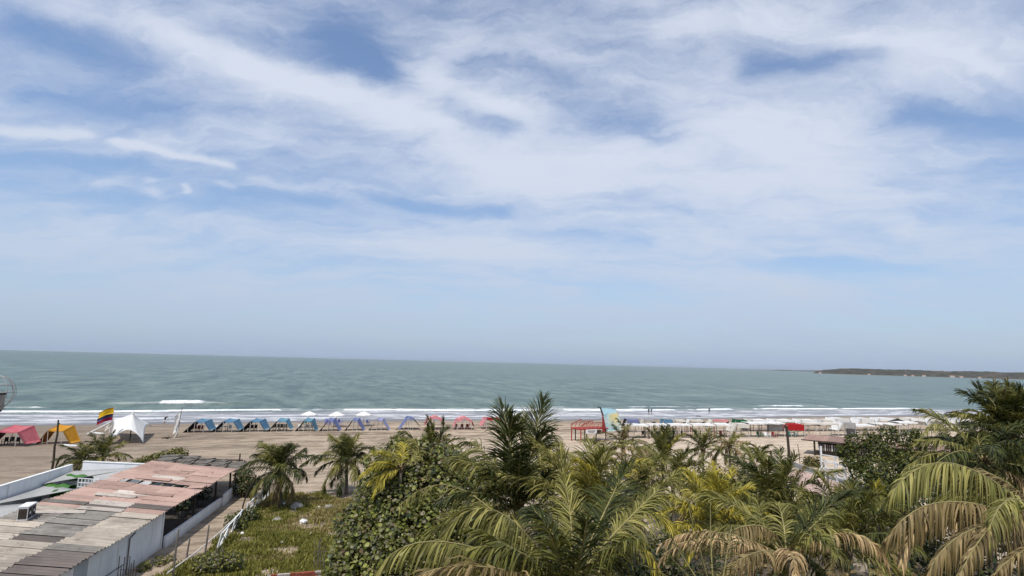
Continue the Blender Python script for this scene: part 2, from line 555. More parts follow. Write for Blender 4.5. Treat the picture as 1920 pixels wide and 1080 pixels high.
    g.put(b.inputs['Roughness'], g.ss(fo2, 0, 0.6, 0.28, 0.9))
    b.inputs['IOR'].default_value = 1.33
    g.put(b.inputs['Specular IOR Level'], g.m('MULTIPLY', g.m('SUBTRACT', 1.0, fo2), SEA_SPEC))
    h = g.m('ADD', g.m('MULTIPLY', rip, 1.0), g.m('MULTIPLY', rip2, 0.32))
    h = g.m('ADD', h, g.m('MULTIPLY', swell, 2.0))
    bn = g.n('ShaderNodeBump'); g.put(bn.inputs['Height'], h); bn.inputs['Distance'].default_value = 0.9
    g.put(bn.inputs['Strength'], g.ss(si, 0, 1, 0.8, 0.12))
    g.link(bn.outputs[0], b.inputs['Normal'])
    o = link_mesh('sea', me, m, smooth=True)
    o.location = (SO.x, SO.y, 0); o.rotation_euler = (0, 0, TH)
    tag(o, kind='structure')


SEA_A, SEA_B, SEA_C, SEA_SPEC = (0.100, 0.150, 0.116), (0.080, 0.124, 0.099), (0.046, 0.078, 0.066), 0.23
SEA_D = (0.155, 0.20, 0.158)
build_beach()
build_sea()

# ------------------------------------------------------------------ far land
def build_headland():
    m, g, b, out = new_mat('headland_scrub')
    co = g.n('ShaderNodeTexCoord').outputs['Object']
    n = g.noise(co, 0.05, 5, 0.65)
    n2 = g.noise(co, 0.012, 4, 0.6)
    zz = g.xyz(co)[2]
    c = g.mix(g.ss(n, 0.35, 0.65), (0.040, 0.044, 0.036), (0.082, 0.076, 0.062))
    c = g.mix(g.ss(n2, 0.5, 0.7, 0, 0.6), c, (0.12, 0.09, 0.065))
    c = g.mix(g.ss(g.m('ADD', zz, g.m('MULTIPLY', n, 4)), 2.2, 3.2, 0.6, 0.0), c, (0.30, 0.26, 0.21))
    g.put(b.inputs['Base Color'], c); b.inputs['Roughness'].default_value = 0.95; b.inputs['Specular IOR Level'].default_value = 0.05
    def ridge(name, p0, p1, y0, y1, depth, tops, seed):
        """land between two directions at distances y0, y1; tops = crest height along it"""
        a, bb = at(p0, 690, y0), at(p1, 690, y1)
        a.z = bb.z = 0
        ax = bb - a; L = ax.length; ax.normalize(); ay = Vector((-ax.y, ax.x, 0))
        n_, k_ = int(L / 6), 26
        u = np.linspace(0, 1, n_); w = np.linspace(0, 1, k_)
        U, W = np.meshgrid(u, w, indexing='ij')
        crest = np.interp(U, np.linspace(0, 1, len(tops)), tops)
        X, Y = U * L, W * depth + 30 * (fbm(U * L / 90, W * 0, seed) - 0.5)
        prof = np.minimum(1, (W / 0.32)) ** 0.7 * (1 - 0.4 * sstep(W, 0.5, 1)) * (1 - sstep(W, 0.93, 1.0))
        Z = crest * prof * (0.8 + 0.4 * fbm(X / 120, Y / 120, seed + 1)) + 5.0 * (fbm(X / 12, Y / 12, seed + 2, 3) - 0.45) * sstep(W, 0.03, 0.12) * sstep(crest, 2, 10)
        Z = np.where(W <= 0, -0.5, Z)
        v = np.stack([a.x + ax.x * X + ay.x * Y, a.y + ax.y * X + ay.y * Y, Z], -1).reshape(-1, 3)
        o = link_mesh(name, raw_mesh(name, v, rect_grid(u, w)), m)
        tag(o, kind='structure')
        return a, ax, ay, L
    ridge('headland', 1525, 2300, 2550, 1650, 260, [16, 25, 26, 25, 26, 24, 23.5, 24, 22, 22.5, 21, 20, 20, 19.5, 19, 18], 5)
    ridge('distant_land', 1418, 1640, 7200, 5600, 500, [2, 8, 6, 11, 15, 18, 18, 16], 15)
    wall = simple('whitewash', (0.55, 0.53, 0.50), 0.8, 0.1, 0.3)
    roof = simple('house_roof', (0.45, 0.25, 0.18), 0.8, 0.2, 0.3)
    spots = [(1538, 2475, 'pale house alone near the tip of the far headland', 10), (1629, 2270, 'white house low on the far headland beyond a gap of bare shore', 8),
             (1697, 2130, 'first white house of the shore village on the headland', 9), (1711, 2105, 'second house of the headland shore village, with a rust roof', 8),
             (1732, 2066, 'tall white house in the middle of the headland village', 11), (1785, 1970, 'long white house at the far right of the headland village', 14),
             (1802, 1945, 'white house beside the long one on the headland', 9), (1836, 1890, 'last small white house on the headland shore before the palm', 8)]
    for px, Y, lab, w in spots:
        p = at(px, 700, Y)
        t = thing('far_house', lab, 'house', (p.x, p.y, 1.0), R(-30), 'houses on the headland')
        h = 3.0 + (w - 8) * 0.3
        MB().box((0, 0, h / 2), (w, 7, h)).build('wall', wall, t)
        MB().add([(-w / 2 - .4, -4, h), (w / 2 + .4, -4, h), (w / 2 + .4, 4, h), (-w / 2 - .4, 4, h), (-w / 2 - .4, 0, h + 2), (w / 2 + .4, 0, h + 2)],
                 [(0, 1, 5, 4), (2, 3, 4, 5), (0, 4, 3), (1, 2, 5), (3, 2, 1, 0)]).build('roof', roof, t)


build_headland()

# ------------------------------------------------------------------ left: long shed with sheet roof, yard and walls
M = {}
M['white_wall'] = simple('white_wall', (0.78, 0.79, 0.79), 0.85, 0.16, 0.8, 0.3, 8)
M['grey_wall'] = simple('grey_wall', (0.40, 0.43, 0.46), 0.85, 0.2, 0.8, 0.3, 8)
def wall_mat(name, c, dirt):
    m, g, b, out = new_mat(name)
    pos = g.n('ShaderNodeNewGeometry').outputs['Position']
    x, y, z = g.xyz(pos)
    streak = g.noise(g.v('MULTIPLY', pos, (3.2, 3.2, 0.35)), 1.0, 5, 0.65)
    blot = g.noise(pos, 0.7, 5, 0.6)
    col = g.mix(g.ss(blot, 0.42, 0.66, 0, 0.5), c, tuple(q * 0.78 for q in c))
    col = g.mix(g.ss(streak, 0.52, 0.72, 0, 0.55), col, dirt)
    base = g.ss(g.m('ADD', z, g.m('MULTIPLY', blot, 0.9)), 2.05, 2.75, 0.7, 0.0)
    col = g.mix(base, col, dirt)
    g.put(b.inputs['Base Color'], col); b.inputs['Roughness'].default_value = 0.85; b.inputs['Specular IOR Level'].default_value = 0.2
    g.link(g.bump(g.noise(pos, 9, 4, 0.65), 0.3, 0.03), b.inputs['Normal'])
    return m


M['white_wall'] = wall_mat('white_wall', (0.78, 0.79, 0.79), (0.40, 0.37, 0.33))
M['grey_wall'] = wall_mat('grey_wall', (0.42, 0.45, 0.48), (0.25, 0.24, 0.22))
M['coping'] = simple('wall_coping', (0.78, 0.78, 0.76), 0.8, 0.12, 1.2)
M['dark_floor'] = simple('shade_toned_floor', (0.075, 0.062, 0.05), 0.95, 0.35, 1.2, 0.5, 8)  # shade of the open bay put into the floor colour
M['concrete'] = simple('yard_concrete', (0.30, 0.305, 0.30), 0.9, 0.25, 0.7, 0.4, 6)
M['dark_wood'] = simple('dark_wood', (0.055, 0.04, 0.03), 0.85, 0.4, 4, 0.4, 18)
M['grey_wood'] = simple('grey_wood', (0.20, 0.175, 0.15), 0.9, 0.35, 3, 0.4, 16)
M['pale_wood'] = simple('pale_wood', (0.42, 0.36, 0.27), 0.85, 0.3, 3, 0.3, 16)
M['white_paint'] = simple('white_paint', (0.74, 0.74, 0.72), 0.65, 0.15, 2.5)
M['thatch'] = simple('grey_thatch', (0.20, 0.18, 0.155), 0.95, 0.45, 1.3, 0.8, 14, spec=0.05)


def sheet_mat(name, c, c2, streak, rough=0.75):
    """corrugated sheet: own tone per sheet, grime along the flutes, dirt and shade painted into their bottoms, rust or lichen stains"""
    m, g, b, out = new_mat(name)
    co = g.n('ShaderNodeTexCoord').outputs['Object']
    oi = g.n('ShaderNodeObjectInfo').outputs['Random']
    off = g.v('ADD', co, g.comb(g.m('MULTIPLY', oi, 61.0), g.m('MULTIPLY', oi, 37.0), 0))
    n = g.noise(off, 1.3, 5, 0.65)
    st_ = g.noise(g.v('MULTIPLY', off, (0.7, 7.0, 1)), 1.0, 4, 0.6)
    col = g.mix(g.ss(n, 0.3, 0.7), c, c2)
    col = g.mix(g.ss(st_, 0.45, 0.75, 0, 0.55), col, streak)
    pos = g.n('ShaderNodeNewGeometry').outputs['Position']
    big = g.noise(pos, 0.55, 5, 0.65)
    col = g.mix(g.ss(big, 0.48, 0.66, 0, 0.65), col, streak)
    col = g.mix(g.ss(g.noise(pos, 2.2, 4, 0.7), 0.58, 0.7, 0, 0.6), col, (0.16, 0.12, 0.09))
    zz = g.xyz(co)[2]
    col = g.mix(g.ss(g.m('ADD', zz, g.m('MULTIPLY', g.m('SUBTRACT', n, 0.5), 0.05)), -0.04, 0.0, 0.55, 0.0), col, tuple(x * 0.5 for x in streak))  # dirt and shade of the flute bottoms put into the colour
    hs = g.n('ShaderNodeHueSaturation'); g.put(hs.inputs['Color'], col)
    g.put(hs.inputs['Value'], g.ss(g.m('FRACT', g.m('MULTIPLY', oi, 7.31)), 0, 1, 0.82, 1.12))
    g.put(b.inputs['Base Color'], hs.outputs[0])
    b.inputs['Roughness'].default_value = rough; b.inputs['Specular IOR Level'].default_value = 0.2
    g.link(g.bump(g.noise(off, 14, 4, 0.6), 0.25, 0.02), b.inputs['Normal'])
    return m


M['pink_sheet'] = sheet_mat('pink_sheet', (0.41, 0.282, 0.232), (0.365, 0.245, 0.20), (0.29, 0.19, 0.155))
M['cream_sheet'] = sheet_mat('cream_sheet', (0.46, 0.40, 0.325), (0.37, 0.32, 0.26), (0.22, 0.19, 0.16))
M['grey_sheet'] = sheet_mat('grey_sheet', (0.26, 0.24, 0.21), (0.19, 0.175, 0.155), (0.105, 0.095, 0.085))
M['brown_sheet'] = sheet_mat('brown_sheet', (0.15, 0.125, 0.11), (0.115, 0.10, 0.09), (0.085, 0.072, 0.065))
M['white_sheet'] = sheet_mat('white_sheet', (0.56, 0.50, 0.44), (0.48, 0.43, 0.37), (0.33, 0.28, 0.24))

BV = Vector((-0.160, 0.987, 0)).normalized()
BW = Vector((-BV.y, BV.x, 0))                       # leftwards from the right-hand eave
BO = Vector((-18.55, 24.5, 0))


def B(v, w, z=0.0):
    p = BO + BV * v + BW * w
    return Vector((p.x, p.y, z))


BROT = math.atan2(BV.y, BV.x) - math.pi / 2          # local y = along the shed, local -x = leftwards


def corrugated(length, width, waves=3, amp=0.05):
    """one sheet: flutes run along local x (length), waves along y"""
    P = []
    ny = waves * 4 + 1
    for i in range(2):
        P.append([(-length / 2 + i * length, -width / 2 + width * j / (ny - 1), amp * math.sin(2 * math.pi * waves * j / (ny - 1))) for j in range(ny)])
    return MB().grid(P).mesh('roof_sheet')


def build_shed():
    t = thing('long_shed', 'long low shed with pink and patchy grey sheet roof and white walls', 'shed', B(0, 0, 1.8), BROT)
    def loc(v, w, z): return Vector((-w, v, z - 1.8))
    base = corrugated(2.25, 1.02)
    short = corrugated(2.25, 0.52)
    half = corrugated(1.0, 1.02)
    sheets = {}
    def sheet(me, key, mat, v, w, z, rz=0.0, ry=0.0, rx=0.0):
        k = (me.name, mat.name)
        if k not in sheets:
            mm = me.copy(); mm.materials.clear(); mm.materials.append(mat); sheets[k] = mm
        o = link_mesh('roof_sheet', sheets[k], (), t)
        o.location = loc(v, w, z); o.rotation_euler = (rx, ry, rz)
    rr = random.Random(4)
    vs = -7.0
    row = 0
    W0, LW = -0.12, 2.12
    while vs < 23.4:
        pitch = 0.93
        for c in range(3):
            w = W0 + LW * (c + 0.5)
            z = 4.02 + 0.105 * (w) + 0.012 * (row % 2) + rr.uniform(-0.012, 0.012) + 0.03 * math.sin(vs * 0.7 + c)
            edge = (11.3, 10.5, 9.7)[c]
            if vs > edge:
                mat = M['pink_sheet'] if rr.random() > 0.03 else M['white_sheet']
                if abs(vs - 13.3) < 0.5 and c == 1: mat = M['white_sheet']
            else:
                f = fbm(np.array([vs / 3.2]), np.array([c * 1.7 + 0.3]), 5, 2)[0]
                if vs < 2.5: mat = M['brown_sheet'] if c == 0 and vs > -0.5 else (M['grey_sheet'] if c == 0 else M['cream_sheet'])
                else: mat = M['grey_sheet'] if f > 0.52 else (M['cream_sheet'] if rr.random() < 0.8 else M['brown_sheet'])
                if c == 2 and vs > 4: mat = M['cream_sheet'] if rr.random() < 0.75 else M['grey_sheet']
                if c == 0 and abs(vs - 9.6) < 0.5: mat = M['pink_sheet']
                if c == 1 and abs(vs - 4.2) < 0.5: mat = M['brown_sheet']
            hole = abs(vs - 15.8) < 0.47
            if hole and c == 0:
                sheet(half, 0, mat, vs, W0 + 0.5, z); sheet(half, 0, mat, vs + 0.0, W0 + 1.35, z - 0.03) if False else None
            elif hole and c == 1:
                pass
            elif hole and c == 2:
                sheet(half, 0, mat, vs, W0 + 2 * LW + 1.6, z)
            else:
                sheet(base, 0, mat, vs, w, z, rr.uniform(-0.012, 0.012), 0.1045, rr.uniform(-0.03, 0.03))
        vs += pitch; row += 1
    # loose strips lying over the roof
    for v, w, mat, rz in ((17.2, 3.6, 'pink_sheet', 0.03), (13.3, 1.9, 'pink_sheet', -0.02), (19.6, 3.4, 'pink_sheet', 0.1), (8.1, 4.4, 'white_sheet', 0.35), (9.2, 2.9, 'white_sheet', 0.02), (20.7, 2.0, 'pink_sheet', 0.02), (10.0, 5.2, 'grey_sheet', 0.0), (12.2, 3.6, 'white_sheet', 0.0)):
        sheet(short, 0, M[mat], v, w, 4.11 + 0.105 * w, rz, 0.1045, 0.08)
    # purlins and rafters that show in the gap
    for i, w in enumerate((1.25, 2.0, 2.75, 3.5, 4.3, 5.1)):
        MB().bar(loc(-6, w, 3.86 + .105 * w), loc(23.2, w, 3.86 + .105 * w), 0.07, 0.10).build('rafter', M['pale_wood'], t)
    # right-hand wall: panels with open joints up to the open bay
    cuts = [-8.0, -2.2, 1.6, 2.7, 6.3, 10.35]
    for i in range(5):
        a, b_ = cuts[i] + 0.015, cuts[i + 1] - 0.015
        zt = 3.84
        mat = M['grey_wall'] if i == 2 else M['white_wall']
        MB().box(loc((a + b_) / 2, 0.16, (1.5 + zt) / 2), (0.14, b_ - a, zt - 1.5)).build('wall_panel', mat, t)
    MB().box(loc(-3.2, 0.06, 3.1), (0.06, 1.3, 0.5)).build('window', M['dark_wood'], t)
    for v in (10.45,): MB().box(loc(v, 0.16, 2.7), (0.2, 0.16, 2.3)).build('post', M['coping'], t)
    # pipes on the wall
    MB().tube([loc(6.35, 0.03, 1.8), loc(6.35, 0.03, 3.6), loc(6.9, 0.03, 3.72)], 0.035, 6).build('downpipe', M['grey_wood'], t)
    MB().tube([loc(3.0, 0.02, 2.5), loc(6.0, 0.02, 2.45)], 0.02, 6).build('wall_pipe', M['dark_wood'], t)
    # left-hand wall and back wall
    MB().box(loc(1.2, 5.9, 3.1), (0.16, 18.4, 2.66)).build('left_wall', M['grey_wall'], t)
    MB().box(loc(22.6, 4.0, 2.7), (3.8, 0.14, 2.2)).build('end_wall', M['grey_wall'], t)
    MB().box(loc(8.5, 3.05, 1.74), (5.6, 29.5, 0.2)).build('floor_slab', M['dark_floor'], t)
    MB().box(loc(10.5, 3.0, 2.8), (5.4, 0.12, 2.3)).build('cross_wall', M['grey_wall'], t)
    # dark posts of the open bay
    for v in (10.62, 15.4, 19.6, 22.9):
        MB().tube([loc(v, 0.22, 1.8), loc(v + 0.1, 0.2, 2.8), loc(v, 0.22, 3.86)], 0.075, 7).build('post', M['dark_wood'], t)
    MB().bar(loc(10.4, 0.16, 3.9), loc(23.2, 0.16, 3.9), 0.08, 0.12).build('eave_beam', M['pink_sheet'], t)
    # low white wall along the open bay, with its return
    w = thing('low_white_wall', 'low white wall closing the open bay of the shed beside the sandy path', 'wall', B(10.5, 0, 1.8), BROT)
    def l2(v, ww, z): return Vector((-ww, v - 10.5, z - 1.8))
    for a, b_ in ((10.6, 15.1), (15.13, 20.2)):
        MB().box(l2((a + b_) / 2, -0.05, 2.05), (0.16, b_ - a, 0.8)).build('wall_panel', M['white_wall'], w)
    MB().box(l2(21.7, -0.12, 2.15), (0.15, 3.0, 1.0), Matrix.Rotation(R(4), 3, 'Z')).build('wall_return', M['white_wall'], w)
    # furniture and leaves in the shade of the bay
    for k, (v, ww, s) in enumerate(((17.2, 1.6, 1.0), (19.0, 2.6, 1.2), (20.6, 1.4, 0.9))):
        q = thing('potted_shrub', ['dark potted shrub just inside the open bay of the shed', 'tallest dark potted shrub deep in the open bay', 'dark potted shrub by the far post of the open bay'][k], 'plant', B(v, ww, 1.84), 0, 'shrubs in the shed bay')
        MB().lathe([(0.0, 0), (0.2, 0), (0.27, 0.4), (0.22, 0.4), (0.0, 0.38)], 12).build('pot', M['grey_wood'], q)
        leaf_cloud('foliage', q, [((0, 0, 1.0 * s), 0.6 * s)], 260, 0.13, [LEAF['dark']], 60 + k)
    q = thing('wooden_table', 'dark wooden table inside the shed behind the low white wall', 'table', B(13.2, 2.6, 1.84), BROT)
    MB().box((0, 0, .75), (1.1, 2.2, .05)).build('table_top', M['dark_wood'], q)
    for a in (-.45, .45):
        for c in (-1, 1): MB().box((a, c, .36), (.07, .07, .73)).build('leg', M['dark_wood'], q)
    # grey thatched end roof
    th = thing('thatched_lean_to', 'grey palm-thatch lean-to at the seaward end of the pink roof', 'roof', B(25.8, 4.2, 1.8), BROT)
    rr2 = random.Random(9)
    for i in range(5):
        for j in range(3):
            v0, v1 = 23.1 + j * 1.9, 23.1 + (j + 1) * 1.9 + 0.45
            w0, w1 = -0.2 + 1.35 * i + 0.3 * j, -0.2 + 1.35 * (i + 1) + 0.12 + 0.3 * j
            if j == 2: v1 -= 0.9 - 0.3 * i / 4 + rr2.uniform(0, .4)
            z = 3.92 - 0.03 * j + 0.1 * w0
            n = 7
            P = [[Vector((-(w0 + (w1 - w0) * a / (n - 1)) + 4.2, v0 + (v1 - v0) * c / 4 - 25.8, z - 1.8 - 0.10 * c / 4 + rr2.uniform(-.045, .045))) for c in range(5)] for a in range(n)]
            MB().grid(P, 0.09, (0, 0, 1)).build('thatch_mat', M['thatch'], th)
    for v, w in ((27.6, 0.5), (27.9, 3.6), (28.0, 6.8)):
        MB().tube([(4.2 - w, v - 25.8, 0), (4.2 - w, v - 25.8, 2.15)], 0.07, 6).build('post', M['dark_wood'], th)
    MB().tube([(4.2 - 0.9, 1.7, 1.9), (4.2 - 0.9, 1.7, 2.75)], 0.06, 6).build('post_stub', M['dark_wood'], th)
    MB().bar((-0.1 + 3.6, 2.0, 2.12), (-4.4 + 3.6, 2.2, 2.2), 0.14, 0.09).build('ridge_pole', M['dark_wood'], th)


def build_yard():
    # walls round the yard on the far side of the shed
    f = MB().box((0, 0, 0), (7.4, 36, 0.1)).build('yard_floor', M['concrete'])
    f.location = B(8.5, 9.7, 1.82); f.rotation_euler = (0, 0, BROT)
    tag(f, kind='structure')
    w = thing('yard_wall', 'tall white yard wall running between the shed yard and the open beach', 'wall', B(0, 13.3, 1.8), BROT)
    def l(v, ww, z): return Vector((-(ww - 13.3), v, z - 1.8))
    for a, b_ in ((-8, 6), (6, 16.2), (16.2, 25.6)):
        MB().box(l((a + b_) / 2, 13.3, 2.75), (0.16, b_ - a - 0.02, 2.4)).build('wall_panel', M['white_wall'], w)
        MB().box(l((a + b_) / 2, 13.3, 3.985), (0.24, b_ - a - 0.02, 0.065)).build('coping', M['coping'], w)
    w2 = thing('end_wall', 'short white wall closing the far end of the yard below the dwarf palms', 'wall', B(26.3, 10.0, 1.8), BROT - R(14))
    MB().box((0, 0, 0.95), (6.6, 0.16, 2.4)).build('wall_panel', M['white_wall'], w2)
    MB().box((0, 0, 2.185), (6.6, 0.24, 0.065)).build('coping', M['coping'], w2)
    # white block screen with green panels
    sc = thing('lattice_screen', 'white open-block screen standing in the yard beside the pink roof edge', 'screen', B(21.6, 9.9, 2.35), BROT - R(18))
    for i in range(7): MB().box((-0.9 + i * 0.3, 0, 0.65), (0.05, 0.08, 1.3)).build('upright', M['white_paint'], sc)
    for j in range(5): MB().box((0, 0.004, 0.03 + j * 0.31), (1.86, 0.07, 0.05)).build('rail', M['white_paint'], sc)
    for k, (v, ww, zz, lab) in enumerate(((24.2, 12.1, 2.2, 'bright green tarp bundle farthest along the yard, beside the block screen'), (21.9, 12.0, 1.75, 'long green tarp roll in the middle of the yard'), (20.6, 10.8, 1.35, 'green tarp bundle nearest the pink roof edge'))):
        bm = MB()
        P = [[(a * 0.28 - 0.9, 0.45 * math.cos(c * math.pi / 5) + 0.05 * math.sin(a * 2 + c), 0.42 * math.sin(c * math.pi / 5) * (0.8 + 0.2 * math.sin(a * 1.7 + k))) for c in range(6)] for a in range(8)]
        bm.grid(P, 0.02, (0, 0, 1))
        o = bm.build('tarp_roll', M['green_tarp'], smooth=True)
        o.location = B(v, ww, 1.88 + zz * 0.55); o.rotation_euler = (0, 0, BROT - R(14))
        st_ = MB().box((0, 0, -(zz * 0.55) / 2 - .02), (1.9, 0.8, zz * 0.55 + .02)).build('crate_base', M['white_paint'], o)
        tag(o, lab, 'tarp', 'green tarps in the yard')
    # shade sails
    def sail(name, lab, corners, sag):
        c = sum(corners, Vector()) / 3
        n = 12
        vs, fs, idx = [], [], {}
        for i in range(n + 1):
            for j in range(n + 1 - i):
                a, b_ = i / n, j / n
                k = 1 - a - b_
                p = corners[0] * k + corners[1] * a + corners[2] * b_
                pull = 27 * a * b_ * k
                e = (4 * a * b_ + 4 * b_ * k + 4 * a * k) / 3
                p = p.lerp(c, 0.16 * e * (1 - 0.9 * pull)) - Vector((0, 0, sag * pull))
                idx[i, j] = len(vs); vs.append(p - c)
        for i in range(n):
            for j in range(n - i):
                fs.append((idx[i, j], idx[i + 1, j], idx[i, j + 1]))
                if i + j < n - 1: fs.append((idx[i + 1, j], idx[i + 1, j + 1], idx[i, j + 1]))
        o = MB().add(vs, fs).build(name, M['sail_cloth'], smooth=True)
        o.location = c
        md = o.modifiers.new('thickness', 'SOLIDIFY'); md.thickness = 0.012
        tag(o, lab, 'shade sail', 'grey shade sails over the yard')
    sail('shade_sail', 'grey shade sail stretched across the far end of the yard', [B(25.4, 13.1, 3.5), B(25.6, 8.0, 3.75), B(21.6, 13.1, 3.25)], 0.2)
    sail('shade_sail', 'grey shade sail hung low across the middle of the yard', [B(22.6, 13.1, 3.1), B(20.9, 10.4, 3.0), B(14.5, 13.1, 3.2)], 0.25)
    sail('shade_sail', 'near grey shade sail between the yard wall and the shed roof', [B(16.0, 13.0, 3.0), B(17.6, 7.6, 3.2), B(6.0, 13.0, 3.0)], 0.3)
    # dark things on the yard floor
    o = MB().box((0, 0, .35), (1.5, .9, .7)).box((0, .1, .85), (1.3, .6, .3)).build('storage_chest', M['dark_wood'])
    o.location = B(18.6, 8.6, 1.88); o.rotation_euler = (0, 0, BROT); tag(o, 'dark storage chest in the yard tucked against the pink roof edge', 'chest')
    # air conditioner on the roof edge
    ac = thing('air_conditioner', 'white air conditioner condenser standing on the near left edge of the shed roof', 'air conditioner', B(6.7, 5.2, 4.58), BROT + R(12))
    MB().box((0, 0, 0.36), (0.42, 1.0, 0.66)).build('casing', M['white_paint'], ac)
    MB().box((0, 0, 0.705), (0.46, 1.04, 0.03)).build('lid', M['white_paint'], ac)
    for s in (-0.24, 0.24):
        fg = MB().box((0.216, s, 0.36), (0.012, 0.42, 0.54)).build('fan_grille', M['dark_wood'], ac)
        MB().tube([(0.22, s, 0.36), (0.235, s, 0.36)], 0.07, 10).build('fan_hub', M['white_paint'], fg)
    MB().box((0, -0.508, 0.36), (0.36, 0.012, 0.5)).build('coil_panel', M['dark_wood'], ac)
    for s in (-0.35, 0.35): MB().box((0, s, 0.01), (0.5, 0.06, 0.05)).build('foot', M['dark_wood'], ac)


# ------------------------------------------------------------------ foliage makers
def leaf_mat(name, c1, c2, trans=0.35, rough=0.5, spec=0.35):
    m, g, b, out = new_mat(name)
    geo = g.n('ShaderNodeNewGeometry')
    isl = geo.outputs['Random Per Island']
    oi = g.n('ShaderNodeObjectInfo').outputs['Random']
    rnd = g.m('FRACT', g.m('ADD', isl, g.m('MULTIPLY', oi, 3.7)))
    col = g.mix(g.ss(rnd, 0.1, 0.95), c1, c2)
    tone = g.m('FRACT', g.m('MULTIPLY', rnd, 17.3))
    hs = g.n('ShaderNodeHueSaturation'); g.put(hs.inputs['Color'], col); g.put(hs.inputs['Value'], g.ss(tone, 0, 1, 0.6, 1.35))
    g.put(b.inputs['Base Color'], hs.outputs[0])
    b.inputs['Roughness'].default_value = rough; b.inputs['Specular IOR Level'].default_value = spec
    tr = g.n('ShaderNodeBsdfTranslucent'); g.put(tr.inputs['Color'], g.v('MULTIPLY', hs.outputs[0], (1.2, 1.2, 0.8)))
    mx = g.n('ShaderNodeMixShader'); mx.inputs[0].default_value = trans
    g.link(b.outputs[0], mx.inputs[1]); g.link(tr.outputs[0], mx.inputs[2]); g.link(mx.outputs[0], out.inputs[0])
    return m


LEAF = {
    'green': leaf_mat('palm_green', (0.072, 0.080, 0.015), (0.175, 0.165, 0.04), 0.22, 0.5, 0.22),
    'deep': leaf_mat('palm_deep_green', (0.024, 0.033, 0.008), (0.070, 0.078, 0.018), 0.16, 0.5, 0.2),
    'olive': leaf_mat('palm_olive', (0.142, 0.14, 0.033), (0.285, 0.255, 0.08), 0.24, 0.55, 0.22),
    'yellow': leaf_mat('palm_yellow', (0.27, 0.235, 0.03), (0.46, 0.38, 0.055), 0.3, 0.5, 0.3),
    'dry': leaf_mat('palm_dry', (0.30, 0.205, 0.095), (0.46, 0.335, 0.18), 0.2, 0.7, 0.2),
    'bronze': leaf_mat('palm_bronze', (0.14, 0.105, 0.04), (0.26, 0.19, 0.088), 0.22, 0.6, 0.2),
    'dark': leaf_mat('leaf_dark', (0.022, 0.036, 0.012), (0.05, 0.066, 0.02), 0.2, 0.45, 0.4),
    'grape': leaf_mat('sea_grape_leaf', (0.092, 0.108, 0.022), (0.225, 0.225, 0.06), 0.28, 0.45, 0.3),
    'grape_pale': leaf_mat('sea_grape_pale_leaf', (0.12, 0.115, 0.06), (0.20, 0.17, 0.10), 0.2, 0.45, 0.4),
    'grape_new': leaf_mat('sea_grape_new_leaf', (0.15, 0.19, 0.025), (0.24, 0.25, 0.05), 0.35, 0.45, 0.4),
    'grape_brown': leaf_mat('sea_grape_brown_leaf', (0.13, 0.09, 0.05), (0.22, 0.16, 0.09), 0.2, 0.6, 0.2),
    'tree': leaf_mat('broad_leaf', (0.042, 0.058, 0.012), (0.135, 0.142, 0.03), 0.28, 0.5, 0.3),
    'grass': leaf_mat('grass_blade', (0.125, 0.128, 0.022), (0.25, 0.232, 0.055), 0.3, 0.6, 0.2),
    'grass_dry': leaf_mat('dry_grass', (0.24, 0.19, 0.075), (0.34, 0.27, 0.12), 0.25, 0.7, 0.2),
    'scrub': leaf_mat('dry_scrub', (0.15, 0.13, 0.06), (0.30, 0.25, 0.14), 0.2, 0.7, 0.2),
}
M['rachis'] = simple('leaf_stalk', (0.30, 0.255, 0.10), 0.6, 0.3, 3)
M['rachis_brown'] = simple('leaf_stalk_brown', (0.13, 0.085, 0.045), 0.7, 0.3, 3)
M['palm_trunk'] = simple('palm_trunk', (0.20, 0.17, 0.135), 0.9, 0.4, 3, 0.6, 14)
M['bark'] = simple('bark', (0.13, 0.10, 0.075), 0.9, 0.4, 4, 0.6, 16)
M['green_tarp'] = simple('green_tarp', (0.05, 0.16, 0.02), 0.6, 0.3, 3)
M['sail_cloth'] = simple('sail_cloth', (0.36, 0.36, 0.345), 0.8, 0.12, 0.9)
WIND = np.array([-0.30, -0.12, 0.0])


def nrm(a):
    return a / np.maximum(np.linalg.norm(a, axis=-1, keepdims=True), 1e-9)


